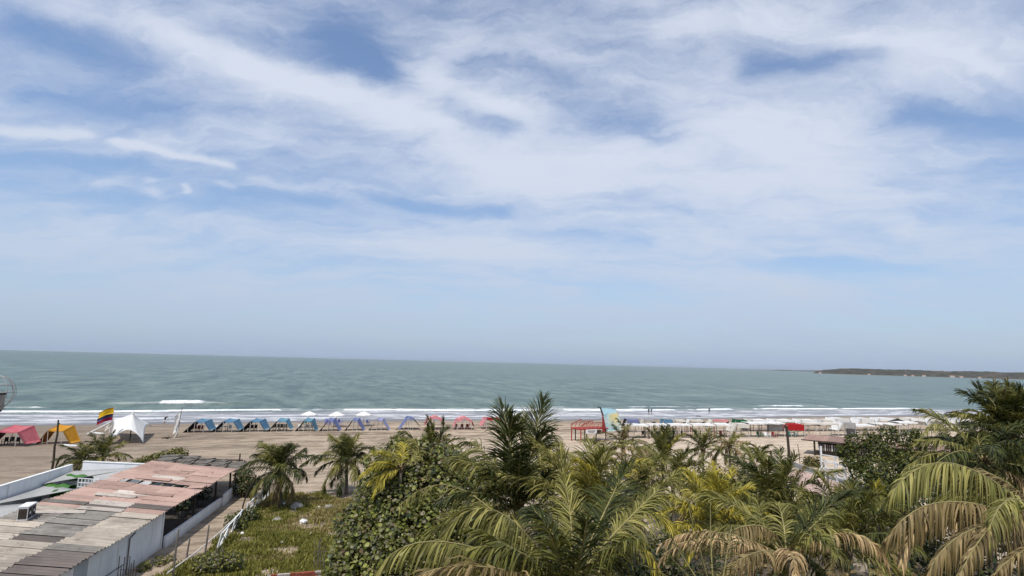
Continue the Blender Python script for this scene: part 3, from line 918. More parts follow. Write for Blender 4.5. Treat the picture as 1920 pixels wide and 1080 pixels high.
def frond_mesh(pts, ll=0.8, n=60, hang=0.5, lift=0.35, w=0.045, bare=0.16, seed=0, drop=0.07, fwd=(40, 74), rad=0.028, twist=0.5):
    """feather leaf on a curved stalk; pts (k,3) run from the crown to the tip. returns verts, quads, material index"""
    r = np.random.default_rng(seed)
    n = int(n * 1.08); w = w * 0.92; ll = ll * 1.2
    pts = np.asarray(pts, float)
    seg = np.linalg.norm(np.diff(pts, axis=0), axis=1)
    cum = np.concatenate([[0], np.cumsum(seg)]); cum /= cum[-1]
    u = np.linspace(bare, 0.99, n)
    V, F, MI = [], [], []
    nv = 0
    for side in (-1, 1):
        uu = np.clip(u + r.normal(0, 0.25 / n, n), bare, 1)
        keep = r.random(n) > drop
        cl = np.interp(uu, np.linspace(0, 1, 14), r.random(14))
        keep &= ~((cl < 0.16) & (r.random(n) < 0.6))
        wav = np.interp(uu, np.linspace(0, 1, 11), r.normal(0, 1, 11))[keep]
        uu = uu[keep]
        m = len(uu)
        P = np.stack([np.interp(uu, cum, pts[:, k]) for k in range(3)], 1)
        P2 = np.stack([np.interp(np.minimum(uu + 0.02, 1), cum, pts[:, k]) for k in range(3)], 1)
        P1 = np.stack([np.interp(np.maximum(uu - 0.02, 0), cum, pts[:, k]) for k in range(3)], 1)
        T = nrm(P2 - P1)
        zup = np.array([0, 0, 1.0])
        S = np.cross(T, zup)
        # steep stalks: take the side from the horizontal heading of the whole frond
        hd = pts[-1] - pts[0]; hd[2] = 0
        S0 = np.cross(nrm(hd), zup)
        wgt = np.linalg.norm(S, axis=1, keepdims=True)
        S = nrm(S * wgt + S0 * (1 - wgt) + 1e-6)
        N = np.cross(S, T)
        A = np.radians(fwd[0] + (fwd[1] - fwd[0]) * ((uu - bare) / (1 - bare)) ** 1.5 + r.normal(0, 6, m) + 9 * wav)[:, None]
        q = (uu - bare) / (1 - bare)
        L = ll * (0.55 + 0.45 * np.sin(np.clip(q / 0.45, 0, 1) * math.pi / 2)) * (1 - 0.55 * np.clip((q - 0.5) / 0.5, 0, 1) ** 1.8) * r.uniform(0.88, 1.1, m)
        d = side * S * np.cos(A) + T * np.sin(A) + N * (lift + r.normal(0, 0.13, m) + 0.14 * wav)[:, None]
        d = nrm(d)
        hg = (hang * r.uniform(0.7, 1.35, m) * np.where(r.random(m) < .06, 2.2, 1.0))[:, None]
        G = np.array([0, 0, -1.0]) + WIND * 0.6
        p = P.copy()
        rows = [p.copy()]; dirs = [d.copy()]
        for k in range(4):
            d = nrm(d + G * hg * (0.25 + 0.32 * k))
            p = p + d * (L / 4)[:, None]
            rows.append(p.copy()); dirs.append(d.copy())
        tw = r.normal(0, twist, m)[:, None]
        wd = w * np.array([0.55, 1.0, 0.9, 0.62, 0.06]) * 0.5
        rows5 = []
        for k in range(5):
            W = nrm(T - dirs[k] * np.sum(T * dirs[k], 1, keepdims=True))
            W2 = np.cross(dirs[k], W)
            Wt = W * np.cos(tw) + W2 * np.sin(tw)
            rows5.append(rows[k] - Wt * wd[k]); rows5.append(rows[k] + Wt * wd[k])
        vv = np.stack(rows5, 1).reshape(-1, 3)          # m*10
        b0 = (np.arange(m) * 10)[:, None] + nv
        for k in range(4):
            F.append(np.concatenate([b0 + 2 * k, b0 + 2 * k + 1, b0 + 2 * k + 3, b0 + 2 * k + 2], 1))
        MI.append(np.zeros(m * 4, int))
        V.append(vv); nv += len(vv)
    # stalk: square tube, tapering
    k = len(pts)
    T = nrm(np.gradient(pts, axis=0)); S = nrm(np.cross(T, np.array([0.02, 0.03, 1.0])) + 1e-6); N = np.cross(S, T)
    rr = rad * (1 - 0.85 * cum)[:, None] + 0.004
    ring = np.stack([pts + S * rr, pts + N * rr * 0.7, pts - S * rr, pts - N * rr * 0.9], 1).reshape(-1, 3)
    i = np.arange(k - 1)[:, None] * 4 + nv
    for a in range(4):
        b = (a + 1) % 4
        F.append(np.concatenate([i + a, i + b, i + 4 + b, i + 4 + a], 1)); MI.append(np.ones(k - 1, int))
    V.append(ring)
    return np.concatenate(V), np.concatenate(F), np.concatenate(MI)


def frond_curve(az, el0, droop, L, k=13, swing=0.0, wind=0.35, power=1.35):
    u = np.linspace(0, 1, k)
    e = el0 - droop * u ** power
    a = az + swing * u
    d = np.stack([np.cos(e) * np.cos(a), np.cos(e) * np.sin(a), np.sin(e)], 1) + np.outer(u ** 1.5 * wind, WIND)
    d = nrm(d)
    return np.concatenate([[[0, 0, 0]], np.cumsum(d[:-1] * (L / (k - 1)), 0)])


def bez(a, m, b, k=14):
    """curve from a through m (near its middle) to b"""
    a, m, b = (np.array(q, float) for q in (a, m, b))
    c = 2 * m - 0.5 * (a + b)
    t = np.linspace(0, 1, k)[:, None]
    return (1 - t) ** 2 * a + 2 * t * (1 - t) * c + t * t * b


def add_frond(root, pts, kind, stalk='rachis', **kw):
    v, f, mi = frond_mesh(pts, **kw)
    me = raw_mesh('frond', v, f)
    me.polygons.foreach_set('material_index', mi.astype(np.int32))
    return link_mesh('frond', me, [LEAF[kind], M[stalk]], root)


def palm(lab, crown, base=None, L=3.2, n=16, kinds=('green',), seed=0, el=(82, -25), droop=(25, 75), ll=None, leaves=46, hang=0.5, w=0.05, group='palms behind the beach', lean=(0, 0), trunk_r=0.13, fan=None, custom=(), stub=True, mess=1.0, cat='palm tree', wind=0.35):
    """crown: where the fronds spring from. fan: (centre azimuth, half width) in degrees limits the generic fronds; custom: own fronds (mid, end, kind, kw)"""
    r = random.Random(seed)
    crown = Vector(crown)
    if base is None: base = Vector((crown.x + lean[0], crown.y + lean[1], 0))
    base = Vector((base[0], base[1], zg(base[0], base[1]) - 0.05))
    t = thing('palm_tree', lab, cat, base, 0, group)
    c = crown - base
    k = 9
    pts = [Vector((c.x * (q / (k - 1)) ** 1.6, c.y * (q / (k - 1)) ** 1.6, c.z * q / (k - 1))) for q in range(k)]
    big = trunk_r * 1.5
    fine = []
    rad = []
    for q in range(33):
        s = q / 32 * (k - 1); i = min(int(s), k - 2)
        fine.append(pts[i].lerp(pts[i + 1], s - i)); rad.append((trunk_r + (big - trunk_r) * (1 - q / 32) ** 3) * (1.0 + (0.09 if q % 2 else -0.03)))
    if c.z > 0.3:
        tr = MB().tube(fine, rad, 9).build('trunk', M['palm_trunk'], t, smooth=True)
    # crown shaft of old leaf bases
    cs = MB()
    for q in range(9):
        a = q * 2.4
        cs.bar(c + Vector((0, 0, -0.35 + 0.03 * q)), c + Vector((math.cos(a) * 0.22, math.sin(a) * 0.22, 0.12 + 0.02 * q)), trunk_r * 0.9, trunk_r * 0.5)
    cs.build('crown_shaft', M['rachis_brown'], t)
    ll = ll or L * 0.21
    n = int(n * 1.3)
    for q in range(n):
        f = q / max(n - 1, 1)
        az = q * 2.39996 + r.uniform(-0.25, 0.25) * mess
        if fan: az = math.radians(fan[0]) + math.radians(fan[1]) * (2 * ((q * 0.618) % 1) - 1)
        e0 = math.radians(el[0] + (el[1] - el[0]) * f ** 1.1 + r.uniform(-9, 9) * mess)
        dr = math.radians(droop[0] + (droop[1] - droop[0]) * min(1, f * 1.4) + r.uniform(-12, 12) * mess)
        kd = kinds[r.randrange(len(kinds))]
        if f > 0.88 and r.random() < 0.45: kd = 'dry' if r.random() < 0.5 else 'bronze'
        Lq = L * r.uniform(0.82, 1.1) * (0.72 + 0.28 * min(1, f * 3 + 0.2))
        cv = frond_curve(az, e0, dr, Lq, swing=r.uniform(-0.3, 0.3), wind=wind)
        cv = cv + np.array(c)
        add_frond(t, cv, kd, seed=seed * 97 + q, ll=ll * r.uniform(0.88, 1.1), n=leaves, hang=hang * (0.55 + 0.75 * f), lift=0.42 - 0.3 * f, w=w, rad=0.010 * L)
    for q, cu in enumerate(custom):
        mid, end, kd, kw = cu
        cv = bez(c, Vector(mid) - base, Vector(end) - base)
        kk = dict(seed=seed * 131 + q + 7, ll=ll, n=leaves + 16, hang=hang, lift=0.2, w=w, rad=0.010 * L)
        kk.update(kw)
        add_frond(t, cv, kd, **kk)
    return t


def disc_leaf(kind='round'):
    """one broad leaf folded a little along its midrib, base at the origin, lying along +y"""
    if kind == 'round':
        ys = [0, 0.12, 0.38, 0.68, 0.92, 1.0]; ws = [0, 0.34, 0.52, 0.50, 0.26, 0]
    else:
        ys = [0, 0.15, 0.4, 0.7, 0.9, 1.0]; ws = [0, 0.16, 0.26, 0.22, 0.1, 0]
    v = [(0, y, 0.06 * math.sin(y * 3)) for y in ys] + [(-w_, y, 0.10 * w_ + 0.06 * math.sin(y * 3) + 0.08 * w_) for y, w_ in list(zip(ys, ws))[1:-1]] + [(w_, y, 0.18 * w_ + 0.06 * math.sin(y * 3)) for y, w_ in list(zip(ys, ws))[1:-1]]
    f = []
    for k in range(4):
        if k < 3:
            f.append((k + 1, k + 2, 6 + k + 1, 6 + k)); f.append((k + 2, k + 1, 10 + k, 10 + k + 1))
    tri = [(0, 1, 6), (1, 0, 10), (4, 5, 9), (5, 4, 13)]
    return np.array(v), [q for q in f] + tri


def leaf_cloud(name, root, blobs, count, size, mats, seed, shape='round', singles=0, view=None, flat=0.0, inner=0.25, mix=None):
    """leaves spread on and in a set of lumps (centre, radius or 3 radii); relative to root. singles = that many nearest the view become parts of their own"""
    r = np.random.default_rng(seed)
    vol = np.array([(np.prod(b[1]) if hasattr(b[1], '__len__') else b[1] ** 3) ** (2 / 3) for b in blobs]); vol /= vol.sum()
    ids = r.choice(len(blobs), count, p=vol)
    C = np.array([tuple(b[0]) for b in blobs], float)[ids]
    RD = np.array([tuple(b[1]) if hasattr(b[1], '__len__') else (b[1],) * 3 for b in blobs], float)[ids]
    d = nrm(r.normal(size=(count, 3)))
    rad = np.where(r.random(count) < inner, r.uniform(0.45, 0.95, count), r.uniform(0.9, 1.08, count))[:, None]
    P = C + d * RD * rad
    # leaf frame: normal outward and up, pointing away from the lump's centre
    nrmv = nrm(d * 0.8 + np.array([0, 0, 0.55 + flat]) + r.normal(0, 0.45, (count, 3)))
    yv = nrm(np.cross(nrmv, r.normal(size=(count, 3))) + d * 0.7)
    yv = nrm(yv - nrmv * np.sum(yv * nrmv, 1, keepdims=True))
    xv = np.cross(yv, nrmv)
    s = size * r.uniform(0.45, 1.45, count)
    lv, lf = disc_leaf(shape)
    quads = np.array([q if len(q) == 4 else (q[0], q[1], q[2], q[2]) for q in lf])
    tri = [q for q in lf if len(q) == 3]; qd = np.array([q for q in lf if len(q) == 4])
    trn = np.array(tri)
    mat_id = r.choice(len(mats), count, p=mix)
    order = np.arange(count)
    solo = np.array([], int)
    if singles and view is not None:
        dist = np.linalg.norm(P - np.array(view), axis=1) - 2.5 * (nrm(np.array(view) - P) * d).sum(1)
        order = np.argsort(dist)
        solo, order = order[:singles], order[singles:]
    F3 = np.concatenate([trn] + [np.stack([qd[:, 0], qd[:, 1], qd[:, 2]], 1), np.stack([qd[:, 0], qd[:, 2], qd[:, 3]], 1)])
    allv = P[:, None, :] + s[:, None, None] * (lv[None, :, 0:1] * xv[:, None, :] + lv[None, :, 1:2] * yv[:, None, :] + lv[None, :, 2:3] * nrmv[:, None, :])
    n = len(order)
    vv = allv[order].reshape(-1, 3)
    ff = (F3[None] + (np.arange(n) * len(lv))[:, None, None]).reshape(-1, 3)
    me = raw_mesh(name, vv, ff)
    me.polygons.foreach_set('material_index', np.repeat(mat_id[order], len(F3)).astype(np.int32))
    o = link_mesh(name, me, mats, root)
    o['kind'] = 'stuff'
    if len(solo):
        base = []
        for m in mats:
            mm = raw_mesh('leaf', lv, F3); mm.materials.append(m); base.append(mm)
        for i in solo:
            q = link_mesh('leaf', base[mat_id[i]], (), root)
            q.matrix_local = Matrix(((xv[i, 0] * s[i], yv[i, 0] * s[i], nrmv[i, 0] * s[i], P[i, 0]), (xv[i, 1] * s[i], yv[i, 1] * s[i], nrmv[i, 1] * s[i], P[i, 1]), (xv[i, 2] * s[i], yv[i, 2] * s[i], nrmv[i, 2] * s[i], P[i, 2]), (0, 0, 0, 1)))
    return o


build_shed()
build_yard()

# ------------------------------------------------------------------ beach tents and furniture
def cloth(name, c, c2=None, trans=0.25, rough=0.75):
    m, g, b, out = new_mat(name)
    co = g.n('ShaderNodeTexCoord').outputs['Object']
    n = g.noise(co, 1.6, 4, 0.6)
    col = g.mix(g.ss(n, 0.3, 0.7), c, c2 or tuple(x * 0.8 for x in c))
    g.put(b.inputs['Base Color'], col); b.inputs['Roughness'].default_value = rough; b.inputs['Specular IOR Level'].default_value = 0.2
    g.link(g.bump(g.noise(co, 4.0, 4, 0.6), 0.4, 0.06), b.inputs['Normal'])
    tr = g.n('ShaderNodeBsdfTranslucent'); g.put(tr.inputs['Color'], col)
    mx = g.n('ShaderNodeMixShader'); mx.inputs[0].default_value = trans
    g.link(b.outputs[0], mx.inputs[1]); g.link(tr.outputs[0], mx.inputs[2]); g.link(mx.outputs[0], out.inputs[0])
    return m


CL = {
    'blue': cloth('blue_canvas', (0.09, 0.20, 0.32), (0.14, 0.27, 0.38)),
    'teal': cloth('teal_canvas', (0.11, 0.26, 0.36), (0.16, 0.33, 0.42)),
    'indigo': cloth('indigo_canvas', (0.15, 0.18, 0.36), (0.22, 0.25, 0.42)),
    'lilac': cloth('lilac_canvas', (0.29, 0.30, 0.47), (0.35, 0.36, 0.52)),
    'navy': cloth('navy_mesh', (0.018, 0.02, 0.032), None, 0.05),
    'pink': cloth('pink_canvas', (0.55, 0.13, 0.16), (0.60, 0.19, 0.21), 0.3),
    'salmon': cloth('salmon_canvas', (0.74, 0.36, 0.37), (0.64, 0.24, 0.25), 0.3),
    'orange': cloth('orange_canvas', (0.62, 0.29, 0.02), (0.70, 0.37, 0.045), 0.35),
    'orange_dark': cloth('orange_flap', (0.36, 0.15, 0.012), None, 0.2),
    'white': cloth('white_canvas', (0.80, 0.79, 0.76), (0.74, 0.73, 0.70), 0.2),
    'cream': cloth('cream_canvas', (0.70, 0.66, 0.58), (0.60, 0.56, 0.49), 0.2),
    'grey': cloth('grey_canvas', (0.40, 0.39, 0.37), (0.30, 0.29, 0.28), 0.15),
    'red': cloth('red_canvas', (0.42, 0.018, 0.02), (0.36, 0.014, 0.016), 0.2),
    'maroon': cloth('maroon_canvas', (0.10, 0.012, 0.016), None, 0.1),
    'green': cloth('green_canvas', (0.015, 0.12, 0.05), None, 0.15),
    'black': cloth('black_canvas', (0.012, 0.012, 0.014), None, 0.05),
}
M['steel'] = simple('grey_tube', (0.35, 0.35, 0.34), 0.5, 0.2, 4, metal=0.3)
M['pole_white'] = simple('pole_white', (0.62, 0.58, 0.52), 0.7, 0.2, 4)
M['red_paint'] = simple('red_paint', (0.36, 0.035, 0.03), 0.6, 0.3, 3)
M['orange_paint'] = simple('orange_paint', (0.50, 0.19, 0.11), 0.6, 0.3, 3)
M['plastic_white'] = simple('plastic_white', (0.72, 0.72, 0.70), 0.5, 0.1, 3)
M['plastic_red'] = simple('plastic_red', (0.22, 0.02, 0.02), 0.5, 0.2, 3)
M['plastic_teal'] = simple('plastic_teal', (0.012, 0.15, 0.13), 0.5, 0.2, 3)
M['plastic_black'] = simple('plastic_black', (0.015, 0.015, 0.017), 0.5, 0.2, 3)
M['plastic_blue'] = simple('plastic_blue', (0.16, 0.17, 0.48), 0.5, 0.2, 3)
M['plastic_green'] = simple('plastic_green', (0.02, 0.14, 0.06), 0.5, 0.2, 3)


def tent(lab, px0, px1, py, top, flapL, flapR, depth=2.6, valance=0.0, h=2.25, prof=(0.36, 0.80, 0.03, 0.30), posts='pole_white', group='beach tents in a row along the sand', pitch=0.0, skew=0.0, name='beach_tent', flap_l=True, flap_r=True, seed=0, tilt=0.05):
    """prof: where the roof starts and ends along the front (0..1), ground clearance of the two flaps as a share of the height"""
    a, b = gp(px0, py), gp(px1, py)
    W = (b - a).length
    t = thing(name, lab, 'beach tent', ((a.x + b.x) / 2, (a.y + b.y) / 2, (a.z + b.z) / 2 - 0.03), math.atan2(b.y - a.y, b.x - a.x), group)
    r = random.Random(seed)
    x0, x1 = (prof[0] - 0.5) * W, (prof[1] - 0.5) * W
    hl, hr = h, h * 0.95
    ny, nx = 5, 7
    def sheet(name, pa, pb, mat, bow=0.0):
        """pa, pb: (x, z) of two long edges; spans the depth"""
        P = []
        for i in range(nx):
            u = i / (nx - 1)
            row = []
            for j in range(ny):
                v = j / (ny - 1)
                sag = -0.10 * math.sin(math.pi * u) * (0.5 + 0.5 * abs(math.cos(math.pi * v * 2))) + r.uniform(-.02, .02)
                pk = pitch * h * (1 - abs(2 * u - 1)) if name == 'canopy' else 0
                row.append((pa[0] + (pb[0] - pa[0]) * u + skew * v, depth * v, tilt * v * (1 if name == 'canopy' else (u if pa[1] < pb[1] else 1 - u)) + pa[1] + (pb[1] - pa[1]) * u + sag * (1 if name == 'canopy' else 0.6) + pk + bow * math.sin(math.pi * u)))
            P.append(row)
        MB().grid(P, 0.02, (0, 0, 1)).build(name, CL[mat], t, smooth=True)
    sheet('canopy', (x0, hl), (x1, hr), top)
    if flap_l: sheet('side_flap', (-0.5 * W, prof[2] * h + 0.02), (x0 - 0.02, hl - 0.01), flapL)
    if flap_r: sheet('side_flap', (x1 + 0.02, hr - 0.01), (0.5 * W, prof[3] * h), flapR)
    if valance:
        P = []
        for i in range(9):
            u = i / 8; pk = pitch * h * (1 - abs(2 * u - 1))
            z_ = hl + (hr - hl) * u + pk
            P.append([(x0 + (x1 - x0) * u, -0.02, z_ - 0.02), (x0 + (x1 - x0) * u, -0.10 + r.uniform(-.04, .04), z_ - valance - r.uniform(0, .08))])
        MB().grid(P, 0.02, (0, -1, 0)).build('valance', CL[top], t)
    for x, z in ((x0 + 0.05, hl), (x1 - 0.05, hr)):
        for y in (0.05, depth - 0.05):
            MB().tube([(x + r.uniform(-.08, .08), y, 0), (x + skew * y / depth, y, z - 0.02 + tilt * y / depth)], 0.035, 6).build('post', M[posts], t)
    if pitch:
        for y in (0.05, depth - 0.05): MB().tube([((x0 + x1) / 2, y, 0), ((x0 + x1) / 2 + skew * y / depth, y, h * (0.95 + pitch))], 0.03, 6).build('post', M[posts], t)
    if flap_l:
        MB().tube([(-0.32 * W, 0.05, 0), (-0.31 * W, 0.05, h * 0.55)], 0.03, 6).build('post', M[posts], t)
    return t


def chair_mesh(mat):
    b = MB()
    b.box((0, 0, 0.42), (0.48, 0.46, 0.04)).box((0, 0.23, 0.68), (0.46, 0.04, 0.5), Matrix.Rotation(R(-8), 3, 'X'))
    for x in (-.2, .2):
        for y in (-.19, .2): b.box((x, y, 0.2), (0.045, 0.045, 0.4))
        b.box((x * 1.15, 0.0, 0.62), (0.05, 0.42, 0.035)); b.box((x * 1.15, -0.2, 0.52), (0.04, 0.04, 0.2))
    me = b.mesh('plastic_chair'); me.materials.append(mat)
    return me


CHAIR = {k: chair_mesh(M['plastic_' + k]) for k in ('white', 'red', 'teal', 'black', 'blue', 'green')}


def chair(px, py, kind, lab, rz=0.0, name='plastic_chair'):
    p = gp(px, py)
    o = link_mesh(name, CHAIR[kind], ())
    o.location = p; o.rotation_euler = (0, 0, rz)
    return tag(o, lab, 'chair', 'plastic chairs on the beach')


ORD = ('first', 'second', 'third', 'fourth', 'fifth', 'sixth')


def chairs(pxs, py, kind, lab, turn=0.0):
    """a few like seats from left to right; lab holds {} for which one"""
    for k, px in enumerate(pxs): chair(px, py[k] if hasattr(py, '__len__') else py, kind, lab.format(ORD[k] + ' from the left'), turn * k)


def table(px, py, mat, lab, w=0.9):
    p = gp(px, py)
    b = MB().box((0, 0, 0.71), (w, 0.85, 0.05))
    for x in (-1, 1):
        for y in (-1, 1): b.box((x * (w / 2 - .08), y * .34, 0.35), (0.06, 0.06, 0.7))
    o = b.build('plastic_table', M[mat])
    o.location = p
    return tag(o, lab, 'table', 'plastic tables on the beach')


def build_left_beach():
    tent('pink canopy tent with white legs, cut off by the left edge', -42, 46, 838, 'pink', 'maroon', 'pink', 2.6, 0, 1.85, (0.36, 0.80, 0.02, 0.2), seed=1, skew=0.2, tilt=.6)
    tent('orange canopy tent with a darker orange flap beside the crooked pole', 66, 131, 833, 'orange', 'orange_dark', 'orange', 2.2, 0, 1.75, (0.30, 0.74, 0.02, 0.06), seed=2, skew=0.2, tilt=.55)
    chairs((8, 20, 32), (834, 833, 834), 'black', 'black chair {} in the shade of the pink tent', .3)
    xs = [(342, 398), (394, 453), (447, 501), (499, 550), (552, 597), (598, 642), (645, 687), (690, 735)]
    labs = ['blue tent with red seats inside, nearest the white flag', 'blue tent with a teal table inside, second from the white flag', 'blue tent sheltering a few brown stools, third from the white flag',
            'blue tent above the upper fronds of the first short palm', 'teal blue tent right of the first short palm, under the first white umbrella', 'open blue tent below the middle white umbrella',
            'open blue tent behind the second short palm', 'lilac tent standing last in the blue row']
    cols = ['blue', 'blue', 'blue', 'teal', 'teal', 'indigo', 'indigo', 'lilac']
    for k, ((a, b), lab, c) in enumerate(zip(xs, labs, cols)):
        open_ = k > 4
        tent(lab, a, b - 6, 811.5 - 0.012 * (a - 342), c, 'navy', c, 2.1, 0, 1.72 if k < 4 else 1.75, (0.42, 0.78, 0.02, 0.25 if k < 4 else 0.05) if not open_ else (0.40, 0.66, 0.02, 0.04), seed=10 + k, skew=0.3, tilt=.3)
    chairs((364, 371, 378), 809, 'red', 'red plastic seat, {}, under the blue tent nearest the white flag')
    table(419, 808.5, 'plastic_teal', 'teal plastic table under the second blue tent', 1.0)
    chairs((404, 411, 430), 808, 'white', 'white plastic chair, {}, under the blue tent with the teal table')
    chairs((464, 471, 478), 807.5, 'black', 'dark plastic stool, {}, under the third blue tent')
    chairs((514, 521, 528, 535), 806, 'black', 'dark chair, {}, under the blue tent above the first short palm', .2)
    chairs((560, 567, 574, 582), 806.5, 'white', 'white plastic chair, {}, under the teal tent by the first umbrella', 2.0)
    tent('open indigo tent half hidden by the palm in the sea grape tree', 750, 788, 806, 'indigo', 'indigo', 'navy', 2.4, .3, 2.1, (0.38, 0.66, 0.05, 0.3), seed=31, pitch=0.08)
    tent('salmon pink tent behind the palm fronds over the sea grape tree', 796, 836, 806, 'salmon', 'pink', 'salmon', 2.4, .45, 1.9, (0.14, 0.86, 0.4, 0.4), seed=32, pitch=0.32)
    tent('salmon pink tent standing free in the gap between palm crowns', 851, 890, 806, 'salmon', 'salmon', 'pink', 2.4, .45, 1.75, (0.14, 0.86, 0.3, 0.3), seed=33, pitch=0.38)
    tent('red and pink tent half behind the tall central palm', 904, 946, 805, 'red', 'salmon', 'salmon', 2.4, .3, 2.0, (0.2, 0.85, 0.3, 0.3), seed=34)
    tent('white tent seen through the tall central palm', 956, 992, 804, 'white', 'white', 'white', 2.4, .5, 2.4, (0.25, 0.75, 0.6, 0.6), seed=35, pitch=0.15)
    chairs((856, 866, 876), 805, 'red', 'dark red chair, {}, under the free standing salmon tent')
    # umbrellas
    for px, py, lab in ((578, 799, 'white beach umbrella nearest the star tent'), (630, 800, 'white beach umbrella with blue loungers round its foot, middle of three'), (681, 799, 'white beach umbrella farthest from the star tent')):
        p = gp(px, py)
        t = thing('beach_umbrella', lab, 'umbrella', p, 0.2, 'white umbrellas behind the tents')
        MB().tube([(0, 0, -0.2), (0, 0, 2.5)], 0.035, 8).build('pole', M['steel'], t)
        vs, fs = [(0, 0, 2.6)], []
        n = 24
        for ring, (rr, z) in enumerate(((0.5, 2.40), (1.0, 2.17), (1.48, 1.96), (1.50, 1.84))):
            for k in range(n):
                an = 2 * math.pi * k / n
                sc = 1 - 0.06 * abs(math.sin(an * 4)) * rr
                vs.append((rr * sc * math.cos(an), rr * sc * math.sin(an), z + 0.05 * abs(math.sin(an * 4)) * rr))
        for k in range(n):
            fs.append((0, 1 + k, 1 + (k + 1) % n))
            for q in range(3): fs.append((1 + q * n + k, 1 + (q + 1) * n + k, 1 + (q + 1) * n + (k + 1) % n, 1 + q * n + (k + 1) % n))
        cn = MB().add(vs, fs).build('canopy', CL['white'], t)
        for k in range(8):
            an = 2 * math.pi * k / 8
            MB().bar((0, 0, 1.9), (1.0 * math.cos(an), 1.0 * math.sin(an), 2.14), 0.02).build('rib', M['steel'], cn)
    chairs((611, 617, 622, 628, 634, 639), (795.5, 797, 795.5, 797, 795.5, 797), 'blue', 'lavender blue chair, {}, round the middle white umbrella', 1.0)
    chairs((572, 584), 797, 'teal', 'teal chair, {}, beside the umbrella nearest the star tent', 1.0)
    chairs((672, 690), 797, 'blue', 'blue chair, {}, beside the umbrella farthest from the star tent', 1.0)
    # white star tent
    p = gp(240, 827)
    t = thing('star_tent', 'white star-shaped canopy tent with a pointed top beside the flag', 'canopy tent', p, 0, None)
    A = Vector((0.25, 0, 3.75))
    cor = [gp(202, 834) - p, gp(269, 832.5) - p, gp(284, 813) - p, gp(206, 813) - p]
    cor[2].z += 1.0; cor[3].z += 1.7; cor[0].z = 0.1; cor[1].z = 0.1
    nseg, nr = 10, 10
    ring = []
    for q in range(4):
        a, b = cor[q], cor[(q + 1) % 4]
        for k in range(nseg):
            f = k / nseg
            e = a.lerp(b, f)
            e.xy = e.xy * (1 - 0.16 * 4 * f * (1 - f)); e.z += (1.75 if q == 0 else 1.15) * (4 * f * (1 - f)) ** 0.75
            ring.append(e)
    N = len(ring)
    vs = [A + Vector((0, 0, 0))]
    fs = []
    for q in range(1, nr + 1):
        f = q / nr
        for e in ring:
            xy = A.xy.lerp(e.xy, f)
            vs.append((xy.x, xy.y, A.z + (e.z - A.z) * f ** 0.86))
    for k in range(N):
        fs.append((0, 1 + k, 1 + (k + 1) % N))
        for q in range(nr - 1): fs.append((1 + q * N + k, 1 + (q + 1) * N + k, 1 + (q + 1) * N + (k + 1) % N, 1 + q * N + (k + 1) % N))
    o = MB().add(vs, fs).build('canopy', CL['white'], t, smooth=True)
    md = o.modifiers.new('thickness', 'SOLIDIFY'); md.thickness = 0.02
    MB().lathe([(0.0, .34), (0.10, .3), (0.16, 0.1), (0.2, -0.06)], 10, A).build('cap', CL['white'], t)
    MB().tube([(0.25, 0, 0), (0.25, 0, 3.7)], 0.07, 8).build('center_pole', M['dark_wood'], t)
    MB().tube([cor[3], cor[3] + Vector((-1.5, -2.6, -1.5))], 0.10, 6).build('guy_strap', CL['white'], t)
    MB().tube([cor[0], cor[0] + Vector((-0.5, -0.5, -0.3))], 0.06, 6).build('guy_strap', CL['white'], t)
    MB().tube([cor[3] + Vector((0.1, -0.3, -1.6)), cor[3] + Vector((0, 0, 0.1))], 0.09, 6).build('corner_pole', M['pole_white'], t)
    # national flag on its pole
    f = thing('tricolour_flag', 'yellow, blue and red striped flag flying from a pole behind the star tent', 'flag', gp(204, 834), 0)
    MB().tube([(0, 0, -0.3), (0.12, 0, 2.6), (0.15, 0, 4.85)], 0.04, 7).build('pole', M['pole_white'], f)
    def wave(name, z0, z1, x1, mat, ph=0.0, ragged=0.0, x0=0.13):
        P = []
        for i in range(13):
            u = i / 12
            row = []
            for j in range(5):
                v = j / 4
                row.append((x0 - u * x1, 0.12 * math.sin(u * 7 + v * 1.3 + ph), z0 + (z1 - z0) * v - 0.62 * u ** 1.1 * (x1 / 2.1) + 0.08 * math.sin(u * 5 + ph) - ragged * u * (1 - v) * 0.3))
            P.append(row)
        MB().grid(P, 0.012, (0, 1, 0)).build(name, mat, f, smooth=True)
    fy = cloth('flag_yellow', (0.72, 0.46, 0.02), None, 0.3); fb = cloth('flag_blue', (0.03, 0.03, 0.09), None, 0.2); fr = cloth('flag_red', (0.30, 0.012, 0.05), None, 0.25)
    wave('yellow_stripe', 3.96, 4.75, 1.95, fy); wave('blue_stripe', 3.55, 3.955, 2.1, fb); wave('red_stripe', 3.14, 3.545, 2.1, fr)
    wave('white_pennant', 2.3, 2.85, 0.95, CL['cream'], 1.0, 1.0)
    # torn white flag
    f2 = thing('white_flag', 'tattered white flag drooping from a thin pole before the blue tents', 'flag', gp(330.5, 821), 0)
    MB().tube([(0, 0, -0.3), (0.22, 0, 2.2), (0.42, 0, 4.3)], 0.035, 7).build('pole', M['grey_wood'], f2)
    P = []
    for i in range(9):
        u = i / 8
        P.append([(0.36 - 0.14 * (1 - v / 6) - u * (0.75 - 0.35 * v / 6 * 0), 0.14 * math.sin(u * 6 + v), 1.2 + 2.6 * v / 6 - 0.75 * u + (0.25 * math.sin(v * 2.6) * u)) for v in range(7)])
    MB().grid(P, 0.012, (0, 1, 0)).build('cloth', CL['white'], f2, smooth=True)
    MB().tube([(-0.25, -0.1, 0.0), (0.05, 0, 0.7), (0.12, 0, 1.5)], 0.07, 6).build('wrapped_foot', CL['white'], f2)
